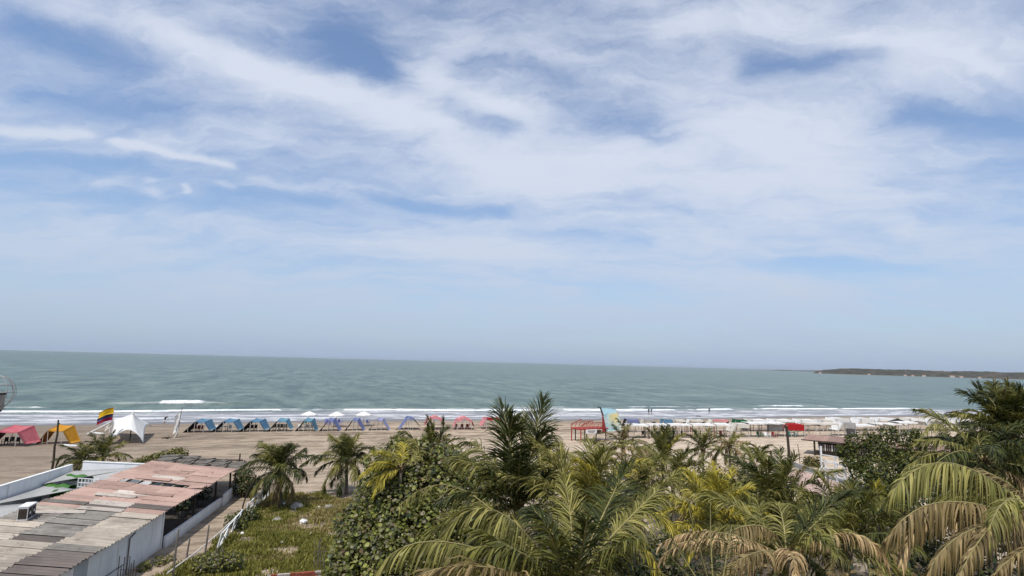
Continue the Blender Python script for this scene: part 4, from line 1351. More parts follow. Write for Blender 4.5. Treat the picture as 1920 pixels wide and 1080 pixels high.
    # planks and driftwood
    for px, py, lab, ln, rz in ((131, 836, 'white board lying on the sand below the orange tent', 1.9, 0.25), (185, 813, 'white board leaning low behind the flag pole', 1.6, 0.1)):
        o = MB().box((0, 0, 0.05), (ln, 0.55, 0.06)).box((0, 0, 0.10), (ln * 0.8, 0.4, 0.04)).build('board', M['white_paint']); o.location = gp(px, py); o.rotation_euler = (0.06, 0.08, rz); tag(o, lab, 'board', 'boards on the sand')
    for px, py, lab, s in ((311, 823, 'dark twist of driftwood beside the white flag', 0.8), (1309, 782, 'dark lump of driftwood at the water edge below the lone bather', 1.0), (1763, 778, 'dark driftwood log on the wet sand near the three bathers', 1.2), (1804, 778.5, 'reddish driftwood branch on the wet sand beside the tall palm', 1.0)):
        p = gp(px, py)
        b = MB().tube([(-0.8 * s, 0, 0.05), (-0.3 * s, 0.1, 0.22 * s), (0.3 * s, -0.05, 0.15 * s), (0.9 * s, 0.1, 0.3 * s)], [0.04, 0.12 * s, 0.14 * s, 0.03], 7).tube([(0.1 * s, 0, 0.15), (0.35 * s, 0.3, 0.5 * s)], [0.07, 0.02], 6)
        o = b.build('driftwood', M['dark_wood'], smooth=True); o.location = p; tag(o, lab, 'driftwood', 'driftwood on the beach')
    # crooked pole behind the yard wall
    b = gp(96, 889)
    tp = at(109.5, 787, b.y)
    c = tp - b
    q = thing('crooked_pole', 'crooked dark wooden pole standing behind the yard wall by the orange tent', 'pole', b)
    MB().tube([(0, 0, -0.4), c * 0.25 + Vector((0.06, 0, 0)), c * 0.5 + Vector((-0.02, 0, 0)), c * 0.72 + Vector((0.09, 0, 0)), c * 0.88 + Vector((0.03, 0, 0)), c], [0.105, 0.10, 0.09, 0.085, 0.075, 0.06], 8).build('shaft', M['dark_wood'], q)
    MB().bar(c * 0.86 + Vector((-.02, 0, 0)), c * 0.94 + Vector((0.16, 0, 0)), 0.05).build('peg', M['dark_wood'], q)


build_left_beach()


# ------------------------------------------------------------------ people
def person(lab, px, py, Yh=1.68, pose='stand', skin=(0.22, 0.12, 0.075), top=(0.02, 0.02, 0.025), shorts=(0.03, 0.03, 0.04), rz=0.0, z=None, hair=(0.012, 0.010, 0.008)):
    p = gp(px, py) if z is None else None
    if p is None:
        d = ray(px, py); k = (z - CAM_H) / d.z; p = Vector((d.x * k, d.y * k, z))
    s = Yh / 1.7
    if pose == 'stand':
        J = {'pel': (0, 0, .93), 'belly': (0, 0, 1.08), 'chest': (0, -.01, 1.30), 'neck': (0, 0, 1.45), 'head': (0, -.02, 1.60), 'top': (0, -.01, 1.68),
             'hl': (-.1, 0, .88), 'kl': (-.12, -.02, .48), 'al': (-.13, .02, .08), 'tl': (-.15, -.12, .03), 'hr': (.1, 0, .88), 'kr': (.13, -.02, .48), 'ar': (.15, .02, .08), 'tr': (.17, -.12, .03),
             'sl': (-.18, 0, 1.38), 'el': (-.25, .02, 1.12), 'wl': (-.24, -.08, .88), 'fl': (-.235, -.12, .78), 'sr': (.18, 0, 1.38), 'er': (.25, .02, 1.12), 'wr': (.26, -.06, .88), 'fr': (.26, -.09, .78)}
    elif pose == 'walk':
        J = {'pel': (0, 0, .92), 'belly': (0, -.02, 1.07), 'chest': (0, -.05, 1.29), 'neck': (0, -.06, 1.44), 'head': (0, -.09, 1.59), 'top': (0, -.09, 1.67),
             'hl': (-.1, 0, .87), 'kl': (-.11, -.20, .50), 'al': (-.12, -.28, .09), 'tl': (-.13, -.42, .04), 'hr': (.1, 0, .87), 'kr': (.11, .10, .47), 'ar': (.12, .38, .14), 'tr': (.13, .30, .04),
             'sl': (-.18, -.04, 1.37), 'el': (-.23, .10, 1.12), 'wl': (-.22, .16, .90), 'fl': (-.22, .16, .80), 'sr': (.18, -.04, 1.37), 'er': (.23, -.14, 1.12), 'wr': (.22, -.30, .95), 'fr': (.22, -.36, .87)}
    else:   # 'run': leaning well forward along -y, one knee up
        J = {'pel': (0, 0, .90), 'belly': (0, -.10, 1.03), 'chest': (0, -.26, 1.22), 'neck': (0, -.36, 1.34), 'head': (0, -.46, 1.46), 'top': (0, -.49, 1.54),
             'hl': (-.1, 0, .86), 'kl': (-.11, -.30, .60), 'al': (-.12, -.20, .18), 'tl': (-.13, -.34, .10), 'hr': (.1, .02, .86), 'kr': (.11, .10, .45), 'ar': (.12, .34, .10), 'tr': (.13, .24, .02),
             'sl': (-.18, -.30, 1.28), 'el': (-.24, -.12, 1.08), 'wl': (-.22, -.30, .95), 'fl': (-.22, -.38, .92), 'sr': (.18, -.30, 1.28), 'er': (.24, -.46, 1.06), 'wr': (.2, -.62, 1.16), 'fr': (.19, -.68, 1.22)}
    E = [('pel', 'belly'), ('belly', 'chest'), ('chest', 'neck'), ('neck', 'head'), ('head', 'top'), ('pel', 'hl'), ('hl', 'kl'), ('kl', 'al'), ('al', 'tl'), ('pel', 'hr'), ('hr', 'kr'), ('kr', 'ar'), ('ar', 'tr'),
         ('chest', 'sl'), ('sl', 'el'), ('el', 'wl'), ('wl', 'fl'), ('chest', 'sr'), ('sr', 'er'), ('er', 'wr'), ('wr', 'fr')]
    RAD = {'pel': .13, 'belly': .125, 'chest': .14, 'neck': .055, 'head': .098, 'top': .07, 'hl': .095, 'hr': .095, 'kl': .06, 'kr': .06, 'al': .042, 'ar': .042, 'tl': .035, 'tr': .035, 'sl': .06, 'sr': .06, 'el': .042, 'er': .042, 'wl': .03, 'wr': .03, 'fl': .03, 'fr': .03}
    ks = list(J)
    me = bpy.data.meshes.new('person')
    me.from_pydata([tuple(c * s for c in J[k]) for k in ks], [(ks.index(a), ks.index(b)) for a, b in E], [])
    o = bpy.data.objects.new('person', me); COL.objects.link(o)
    sk = o.modifiers.new('skin', 'SKIN'); sk.use_smooth_shade = True
    for i, k in enumerate(ks):
        d = me.skin_vertices[0].data[i]; d.radius = (RAD[k] * s, RAD[k] * s * 0.9); d.use_root = (k == 'pel')
    o.modifiers.new('smooth', 'SUBSURF').render_levels = 1
    m, g, b, out = new_mat('person_skin_and_clothes')
    zz = g.xyz(g.n('ShaderNodeTexCoord').outputs['Object'])[2]
    lean = 0 if pose != 'run' else 0.1
    c = g.mix(g.m('GREATER_THAN', zz, .55 * s), skin, shorts)
    c = g.mix(g.m('GREATER_THAN', zz, (.98 - lean) * s), c, top)
    c = g.mix(g.m('GREATER_THAN', zz, (1.44 - lean) * s), c, skin)
    c = g.mix(g.m('GREATER_THAN', zz, (1.60 - lean) * s), c, hair)
    g.put(b.inputs['Base Color'], c); b.inputs['Roughness'].default_value = 0.7
    me.materials.append(m)
    o.location = p; o.rotation_euler = (0, 0, rz)
    return tag(o, lab, 'person')


person('person in dark top and pale shorts running at the water edge behind the star tent', 308, 796, 1.75, 'run', shorts=(0.45, 0.42, 0.40), skin=(0.30, 0.19, 0.14), rz=R(70))
person('taller of two dark figures wading together in the shallows', 1216.5, 777.5, 1.78, 'stand', z=0.02, skin=(0.10, 0.055, 0.035), rz=R(20))
person('shorter of two dark figures wading together in the shallows', 1221.5, 777.0, 1.66, 'walk', z=0.02, skin=(0.10, 0.055, 0.035), rz=R(200))
person('lone dark figure standing in the shallows above the canopy row', 1330, 775.5, 1.75, 'stand', z=0.02, skin=(0.12, 0.065, 0.04), rz=R(-30))
person('person in black walking alone at the water edge near the tall palm', 1717, 778.5, 1.72, 'walk', skin=(0.10, 0.06, 0.04), rz=R(100))
person('bather in a pink top beside two companions at the water edge', 1737, 777.5, 1.60, 'stand', top=(0.55, 0.15, 0.20), shorts=(0.05, 0.03, 0.06), rz=R(10))
person('bather in red between two companions at the water edge', 1741.5, 777.5, 1.55, 'walk', top=(0.40, 0.06, 0.10), shorts=(0.30, 0.08, 0.10), rz=R(-20))
person('bather in dark shorts and bare chest beside the pink and red bathers', 1747.5, 777.2, 1.76, 'stand', top=(0.20, 0.11, 0.07), shorts=(0.02, 0.02, 0.03), rz=R(40))


# ------------------------------------------------------------------ right beach: kiosk, canopies and tents
def build_kiosk():
    """raised kiosk: red deck on legs and a wave-shaped painted shell"""
    p = gp(1097, 829)
    a = gp(1160, 826)
    rz = math.atan2(a.y - p.y, a.x - p.x)
    sc = (at(1160, 800, p.y) - at(1097, 800, p.y)).length / 63        # metres per photo pixel here
    scx = (Vector((a.x, a.y)) - Vector((p.x, p.y))).length / 63
    t = thing('beach_kiosk', 'raised beach kiosk with red railed deck and a wave-shaped painted shell', 'kiosk', p, rz)
    X = lambda q: (q - 1097) * scx
    Z = lambda q: (829 - q) * sc
    zd = Z(806)
    x0, x1, dep = X(1089), X(1140), 2.6
    MB().box(((x0 + x1) / 2, dep / 2, zd), (x1 - x0, dep, 0.16)).build('deck', M['red_paint'], t)
    for x in (x0 + .1, X(1097), X(1118), X(1136)):
        for y in (0.1, dep - .1): MB().tube([(x, y, -0.2), (x, y, zd)], 0.09, 7).build('leg', M['dark_wood'] if x > x0 + .2 else M['red_paint'], t)
    # railing that climbs along the front
    def top(x): return zd + (0.95 if x > X(1108) else 0.95 - 0.75 * (X(1108) - x) / (X(1108) - x0) + 0.35)
    xs = np.linspace(x0, X(1130), 12)
    for y in (0.02, dep - 0.02):
        for i, x in enumerate(xs):
            MB().bar((x, y, zd), (x, y, top(x)), 0.055).build('baluster', M['orange_paint'] if i % 2 else M['red_paint'], t)
        for i in range(len(xs) - 1):
            if i % 2 == 0: MB().bar((xs[i], y, zd + .1), (xs[i + 1], y, top(xs[i + 1]) - .1), 0.07).build('brace', M['orange_paint'], t)
        b = MB()
        b.bar((x0, y, top(x0)), (X(1108), y, top(X(1108))), 0.09); b.bar((X(1108), y, top(X(1108) + .01)), (X(1131), y, zd + .95), 0.09)
        b.build('handrail', M['red_paint'], t)
    MB().box((X(1108), -0.06, Z(810)), (X(1118) - X(1098), 0.05, Z(806) - Z(813.5))).build('sign_board', M['white_paint'], t)
    sign = t.children[-1] if t.children[-1].name.startswith('sign') else [c for c in t.children if c.name.startswith('sign_board')][0]
    for k in range(3): MB().box((X(1108), -0.09, Z(808.6 + 1.5 * k)), ((X(1115) - X(1101)) * (1 - .15 * k), 0.008, 0.07)).build('sign_line', M['grey_wood'], sign)
    MB().box((X(1124), 0.2, Z(812)), (0.6, 0.4, 0.6)).build('counter_box', M['dark_wood'], t)
    # shell: leans over to the left at its top like a breaking wave, rounded off to the right
    z = Z(812)
    H_ = Z(766) - z
    pts = []
    P = []
    for k in range(15):
        f = k / 14
        row = []
        for j in range(13):
            v = j / 12
            xl = X(1136.5) - (X(1136.5) - X(1127.5)) * f ** 1.6
            xr = X(1170) - (X(1170) - X(1160)) * f ** 3
            top = 1 - 0.10 * v ** 2.5
            row.append((xl + (xr - xl) * v, 0.3 + 0.35 * math.sin(v * math.pi * 0.55) + 0.2 * f ** 2, z + H_ * f * top))
        P.append(row)
        pts.append((row[0][0], row[0][2], row[0][1]))
    m, g, b, out = new_mat('painted_shell')
    co = g.n('ShaderNodeTexCoord').outputs['Object']
    xx, yy, zz = g.xyz(co)
    n1 = g.noise(co, 0.8, 4, 0.6, 0.6); n2 = g.noise(co, 2.2, 4, 0.6, 0.8)
    c = g.mix(g.ss(n1, 0.42, 0.58), (0.62, 0.68, 0.62), (0.40, 0.58, 0.60))
    dx = g.m('SUBTRACT', xx, X(1157)); dz = g.m('SUBTRACT', zz, Z(786))
    rr = g.m('SQRT', g.m('ADD', g.m('MULTIPLY', dx, dx), g.m('MULTIPLY', dz, dz)))
    c = g.mix(g.ss(g.m('ADD', rr, g.m('MULTIPLY', n2, 2.6)), 1.7, 3.0, 0.85, 0.0), c, (0.70, 0.58, 0.22))
    c = g.mix(g.ss(g.m('ADD', zz, g.m('MULTIPLY', n1, 1.0)), Z(774), Z(771)), c, (0.42, 0.66, 0.74))
    c = g.mix(g.ss(g.m('ADD', n2, g.m('MULTIPLY', g.m('SUBTRACT', Z(800), zz), 0.12)), 0.56, 0.70, 0, 0.8), c, (0.28, 0.42, 0.30))
    c = g.mix(g.ss(n1, 0.62, 0.70, 0, 0.6), c, (0.12, 0.22, 0.30))
    g.put(b.inputs['Base Color'], c); b.inputs['Roughness'].default_value = 0.6
    shell = MB().grid(P, 0.12, (0, -1, 0)).build('shell', m, t, smooth=True)
    # red fin on the shell's near edge, with a dark curled tip
    P = []
    for k in range(12):
        f = k / 14
        w = max(pts[k][0] - X(1127.2 + 1.2 * f), 0.12) * min(1, (0.9 - f) / 0.25)
        P.append([(pts[k][0] - w, pts[k][2] - 0.5, pts[k][1]), (pts[k][0] + 0.05, pts[k][2] - 0.12, pts[k][1])])
    MB().grid(P, 0.08, (0, -1, 0)).build('side_panel', M['red_paint'], shell)
    MB().tube([(pts[k][0] - 0.04, pts[k][2] - 0.15, pts[k][1]) for k in range(9, 15)] + [(X(1123.5), pts[14][2] - 0.3, Z(765.6)), (X(1120.5), pts[14][2] - 0.3, Z(766.2))], [0.13, .14, .13, .12, .11, .10, .08, .04], 7).build('shell_edge', M['dark_wood'], shell)
    MB().tube([(X(1136), 0.3, Z(813)), (X(1141), 0.1, Z(826))], 0.07, 6).build('strut', M['pale_wood'], t)


def canopy(lab, px0, px1, py, h=2.25, dep=2.1, top='white', posts=('dark_wood', 'pole_white', 'dark_wood'), valance=True, seed=0, slope=0.06):
    a, b = gp(px0, py), gp(px1, py)
    W = (b - a).length
    t = thing('beach_canopy', lab, 'canopy', ((a.x + b.x) / 2, (a.y + b.y) / 2, (a.z + b.z) / 2), math.atan2(b.y - a.y, b.x - a.x), 'flat canopies in the rental row')
    r = random.Random(seed)
    P = [[(-W / 2 + W * i / 8, -0.1 + dep * j / 4, h + slope * j / 4 - 0.05 * math.sin(math.pi * ((i * 2) % 8) / 8) + r.uniform(-.02, .02)) for j in range(5)] for i in range(9)]
    MB().grid(P, 0.03, (0, 0, 1)).build('canopy', CL[top], t, smooth=True)
    if valance:
        P = [[(-W / 2 + W * i / 8, -0.12, h - 0.02), (-W / 2 + W * i / 8, -0.16 + r.uniform(-.04, .04), h - 0.22 + r.uniform(-.05, .03))] for i in range(9)]
        MB().grid(P, 0.02, (0, -1, 0)).build('valance', CL[top], t)
    n = len(posts)
    for i, pm in enumerate(posts):
        x = -W / 2 + 0.06 + (W - 0.12) * i / max(n - 1, 1)
        for y in (0.0, dep - 0.2):
            MB().tube([(x + r.uniform(-.06, .06), y, -0.1), (x, y, h + (slope * y / dep))], 0.055, 6).build('post', M[pm], t)
    return t


def build_right_beach():
    canopy('long white canopy beside the painted kiosk, first of the front row', 1177, 1216, 823, seed=1)
    canopy('white canopy behind the small leaning palms, second of the front row', 1217, 1254, 822.5, seed=2, posts=('dark_wood', 'dark_wood'))
    canopy('white canopy with one red post at its near corner', 1256, 1296, 822, seed=3, posts=('dark_wood', 'pole_white', 'red_paint'))
    canopy('white canopy between two red posts, next to the ribbed grey tent', 1298, 1341, 821.5, seed=4, posts=('dark_wood', 'pole_white', 'red_paint'))
    canopy('white canopy with a teal post right before the grey tent', 1343, 1371, 821, seed=5, posts=('plastic_teal', 'pole_white'))
    tent('pale grey ribbed tent standing between the white canopies', 1376, 1408, 820.5, 'cream', 'cream', 'grey', 2.6, .6, 2.35, (0.25, 0.92, 0.42, 0.45), seed=41, group='tents of the rental row')
    canopy('white canopy with dark posts over green chairs', 1404, 1440, 820, seed=6, posts=('pole_white', 'dark_wood', 'dark_wood'), h=2.45)
    canopy('white canopy with a grey hanging cloth beside the red tent', 1441, 1472, 819.5, seed=7, posts=('dark_wood', 'pole_white'), h=2.45)
    tent('bright red tent behind the dark post', 1470, 1510, 819, 'red', 'red', 'red', 2.6, 1.0, 2.25, (0.18, 0.96, 0.45, 0.5), 'dark_wood', seed=42, group='tents of the rental row')
    canopy('dark edged canopy on white posts right of the red tent', 1509, 1573, 819, seed=8, posts=('pole_white', 'pole_white', 'pole_white', 'pole_white'), h=2.35, top='cream')
    tent('grey brown tent with a white post above the leafy tree', 1574, 1607, 818, 'grey', 'white', 'grey', 2.6, 1.0, 2.5, (0.30, 0.95, 0.4, 0.05), seed=43, group='tents of the rental row')
    canopy('low white canopy just right of the grey brown tent', 1600, 1640, 817, seed=9, posts=('pole_white', 'pole_white'), h=1.9)
    canopy('white canopy with hanging sides behind the leafy tree top', 1645, 1692, 817, seed=10, posts=('pole_white', 'dark_wood', 'pole_white'), h=2.2)
    canopy('white canopy right of the dark umbrella', 1686, 1722, 817, seed=11, posts=('pole_white', 'pole_white'), h=2.5)
    grp = 'second row of rental tents'
    back = [
        (1170, 1203, 'indigo', 'black', 'blue', 'blue and black tent just behind the painted kiosk'),
        (1204, 1232, 'grey', 'cream', 'black', 'grey framed tent with a dark flap in the second row'),
        (1241, 1265, 'blue', 'blue', 'blue', 'small blue tent alone in the second row'),
        (1262, 1289, 'cream', 'cream', 'black', 'cream framed tent with a black flap beside the small blue tent'),
        (1287, 1328, 'cream', 'white', 'green', 'cream tent with a dull green flap in the second row'),
        (1328, 1376, 'salmon', 'cream', 'maroon', 'cream and dark red tent in the second row'),
        (1376, 1406, 'green', 'green', 'green', 'dark green tent in the second row above the ribbed grey tent'),
        (1405, 1449, 'white', 'cream', 'white', 'flat white tent behind the canopy with green chairs'),
        (1448, 1497, 'white', 'white', 'cream', 'long white tent behind the red tent'),
        (1498, 1540, 'white', 'white', 'maroon', 'white tent with a dark red end flap behind the white posts'),
        (1540, 1566, 'cream', 'white', 'cream', 'small cream tent at the end of the second row canopies'),
        (1565, 1600, 'white', 'white', 'white', 'white tent rising behind the grey brown tent'),
        (1611, 1646, 'white', 'white', 'white', 'bright white tent left of the long white awning'),
        (1642, 1699, 'white', 'white', 'cream', 'long white awning tent with the dark umbrella before it'),
        (1704, 1740, 'white', 'cream', 'white', 'white tent partly behind an arching palm frond'),
        (1741, 1776, 'cream', 'white', 'white', 'cream tent hidden by the arching palm frond'),
        (1766, 1800, 'white', 'white', 'white', 'white tent clear of the frond, near the tall palm'),
        (1799, 1826, 'white', 'white', 'white', 'last white tent half behind the tall palm'),
    ]
    for k, (a, b, tp, fl, fr, lab) in enumerate(back):
        py = 810.5 - 0.0035 * (a - 1170)
        h = 2.3 if k < 11 else 2.6
        tent(lab, a, b, py, tp, fl, fr, 1.3 if k < 7 else 2.6, (0.75, .3, .9, .3, .3, .3, .5, .4, .35, .35, .4, .9, 1.0, .5, .5, .5, .9, .9)[k], h, (0.16, 0.84, 0.45, 0.45) if k not in (4, 5) else (0.2, 0.78, 0.45, 0.4), 'dark_wood' if k < 8 else 'pole_white', grp, seed=60 + k, pitch=0.05 if k > 10 else 0)
    # dark umbrella
    p = gp(1685, 813)
    t = thing('beach_umbrella', 'dark brown beach umbrella before the long white awning', 'umbrella', p)
    MB().tube([(0, 0, -.2), (0, 0, 2.6)], 0.05, 7).build('pole', M['dark_wood'], t)
    MB().lathe([(0.02, 2.95), (0.9, 2.62), (1.75, 2.28), (1.7, 2.24), (0.9, 2.56), (0.02, 2.88)], 12).build('canopy', CL['black'], t)
    # chairs and tables under the front row
    chairs((1206, 1212, 1225, 1233), 818.5, 'black', 'dark chair, {}, shaded by the canopies nearest the kiosk', 1.0)
    chairs((1264, 1272, 1280, 1304, 1311), 818, 'black', 'dark chair, {}, under the canopies with red posts', 1.0)
    chairs((1422, 1429), 819.5, 'green', 'green chair, {}, under the canopy with dark posts', 1.0)
    chairs((1436, 1443), 820.5, 'white', 'white chair, {}, under the canopy beside the hanging cloth', 1.0)
    chairs((1450, 1456), 820, 'red', 'red brown chair, {}, below the hanging grey cloth', 1.0)
    chairs((1480, 1492), 819.5, 'teal', 'teal chair, {}, in front of the bright red tent', 1.0)
    table(1486, 818.5, 'plastic_white', 'white table below the bright red tent')
    chairs((1352, 1360), 818.5, 'red', 'red chair, {}, under the canopy with a teal post', 1.0)
    o = MB().box((0, 0, 1.15), (3.0, 0.05, 1.1)).build('hanging_cloth', CL['grey']); q = gp(1456, 819.0); o.location = q + Vector((0, 0.3, 0.5)); o.rotation_euler = (0, 0, 0.1)
    tag(o, 'grey cloth hanging from the canopy beside the red tent', 'cloth')


def build_right_ground():
    # dark post and thin stick
    for (bx, by), (tx, ty), lab, r_, nm in (((1480, 858), (1474.5, 799), 'thick dark wooden post on the sand before the red tent', 0.17, 'wooden_post'), ((1500.5, 871), (1495.5, 833), 'thin bare stick leaning beside the pink roofed hut', 0.045, 'thin_stick')):
        b = gp(bx, by); tp = at(tx, ty, b.y) - b
        q = thing(nm, lab, 'post', b)
        MB().tube([(0, 0, -.3), tp * .5 + Vector((.03, 0, 0)), tp], [r_ * 1.1, r_, r_ * .85], 8).build('shaft', M['dark_wood'], q)
        if r_ > .1: MB().tube([tp + Vector((-.16, 0, -.3)), tp + Vector((-.2, 0, .12))], .12, 7).build('cap_block', M['dark_wood'], q)
    # road with pale kerbs and pink paving, laid on the sand
    A0, A1 = gp(1448, 866), gp(1640, 931)
    d = (A1 - A0); d.z = 0; L = d.length; d.normalize(); nrm_ = Vector((-d.y, d.x, 0))      # nrm_ points to the seaward side
    if nrm_.x < 0: nrm_ = -nrm_
    L2 = L + 2
    m, g, b, out = new_mat('road_asphalt')
    co = g.n('ShaderNodeTexCoord').outputs['Object']
    c = g.mix(g.ss(g.noise(co, 0.9, 4), 0.35, 0.65), (0.10, 0.097, 0.092), (0.135, 0.13, 0.12)); c = g.mix(g.ss(g.noise(co, 9, 3), .5, .8, 0, .5), c, (0.17, 0.16, 0.145))
    g.put(b.inputs['Base Color'], c); b.inputs['Roughness'].default_value = 0.9
    def strip(name, n0, n1, z, mat, seg=24, thick=0.0):
        P = []
        for i in range(seg + 1):
            q = A0 + d * (L2 * i / seg)
            P.append([Vector(((q + nrm_ * nn).x, (q + nrm_ * nn).y, 0)) for nn in (n0, n1)])
            for v in P[-1]: v.z = zr + z
        P = [[v - A0 for v in row] for row in P]
        mb = MB().grid(P, thick, (0, 0, 1))
        o = mb.build(name, mat); o.location = A0
        return tag(o, kind='structure')
    zr = max(zg(*(A0 + d * (L2 * i / 20)).xy) for i in range(21)) + 0.03 - A0.z + A0.z
    m2 = simple('pink_paving', (0.46, 0.33, 0.275), 0.9, 0.14, 0.8, 0.2, 12)
    strip('road', 0.0, 1.9, 0.0, m, thick=0.5)
    strip('pavement', -5.4, -0.17, 0.05, m2, thick=0.5)
    kb = simple('kerb_stone', (0.55, 0.50, 0.44), 0.9, 0.2, 1.5)
    for nm, n0 in (('kerb', -0.16), ('kerb', 1.91)):
        k_ = thing('kerb', 'pale stone kerb along the %s side of the narrow road' % ('paved' if n0 < 0 else 'seaward'), 'kerb', A0)
        n = int(L2 / 1.0)
        base = MB().box((0, 0, 0), (0.97, 0.14, 0.5)).mesh('kerb_block'); base.materials.append(kb)
        for i in range(n):
            o = link_mesh('kerb_block', base, (), k_)
            q = d * (i + 0.5) + nrm_ * (n0 + 0.07)
            o.location = (q.x, q.y, zr - A0.z - 0.13); o.rotation_euler = (0, 0, math.atan2(d.y, d.x))
    # pink roofed hut
    roof_z = 3.75
    Lp, Rp = at(1505, 824, 78.0), at(1600, 836, 74.0)
    c = Vector((42.2, 79.0, 0))
    dirx = Vector((0.80, -0.60, 0)).normalized(); diry = Vector((-dirx.y, dirx.x, 0))
    h = thing('beach_hut', 'open beach hut with a pink sheet roof and slatted wall beside the leafy tree', 'hut', (c.x, c.y, zg(c.x, c.y)), math.atan2(dirx.y, dirx.x))
    sheetm = corrugated(4.2, 1.0, 5); sheetm.materials.append(M['pink_sheet'])
    for i in range(20):
        for j in range(1):
            o = link_mesh('roof_sheet', sheetm, (), h)
            o.location = (-0.9 + i * 0.97, 1.3, 2.18 - 0.004 * (i % 2)); o.rotation_euler = (R(0), R(0), R(90))
            o.rotation_euler = Matrix.Rotation(math.atan2(0.46, 2.6), 4, 'X').to_euler() if False else (math.atan2(0.46, 2.6), 0, 0)
            o.matrix_local = Matrix.Translation(o.location) @ Matrix.Rotation(R(5), 4, 'X') @ Matrix.Rotation(R(90), 4, 'Z')
    for y, z in ((-0.6, 1.93), (3.2, 2.26)):
        MB().bar((-1.6, y, z), (18.2, y, z), 0.12, 0.14).build('roof_beam', M['dark_wood'], h)
    for x in (0.0, 4.4, 8.8, 13.2, 17.6):
        for y, z in ((-0.5, 1.88), (3.1, 2.2)): MB().tube([(x, y, -0.3), (x, y, z)], 0.13, 7).build('post', M['dark_wood'], h)
    for i in range(30):
        MB().box((0.45 + i * 0.27, -0.3, 1.12), (0.14, 0.04, 0.85)).build('slat', M['grey_wood'] if i % 3 else M['pole_white'], h)
    MB().box((9, 3.0, 1.05), (18, 0.1, 2.1)).build('back_wall', M['dark_wood'], h)
    MB().box((9, 0.0, 0.3), (18, 0.12, 0.7)).build('base_board', M['dark_wood'], h)
    MB().bar((0.2, -0.42, 1.85), (6.0, -0.42, 1.85), 0.08).build('top_rail', M['white_paint'], h)
    # white railings before the hut
    for k, (pts, lab) in enumerate((([(1541, 886), (1567, 891), (1583, 896)], 'white railing frame before the slatted wall of the hut'), ([(1549, 898), (1570, 904), (1586, 909), (1597, 915)], 'lower white railing frame next to the narrow road'))):
        P = [gp(*q) for q in pts]
        t = thing('white_railing', lab, 'railing', P[0], 0, 'white railings by the hut')
        hh = 2.0 if k == 0 else 1.9
        for q in P: MB().bar(q - P[0] + Vector((0, 0, -.2)), q - P[0] + Vector((0, 0, hh + (.9 if q is P[0] and k == 0 else 0))), 0.16).build('post', M['white_paint'], t)
        for zf in (1.0, 0.62, 0.25):
            for i in range(len(P) - 1): MB().bar(P[i] - P[0] + Vector((0, 0, hh * zf)), P[i + 1] - P[0] + Vector((0, 0, hh * zf)), 0.12, 0.09).build('rail', M['white_paint'], t)
    q = gp(1553, 918)
    o = thing('short_post', 'short grey post on the kerb of the pink paving', 'post', q)
    MB().tube([(0, 0, -.2), (0, 0, 1.5)], 0.11, 7).build('shaft', M['grey_wood'], o); MB().lathe([(0.13, 1.5), (0.14, 1.6), (0, 1.66)], 8).build('cap', M['grey_wood'], o)


build_kiosk()
build_right_beach()
build_right_ground()


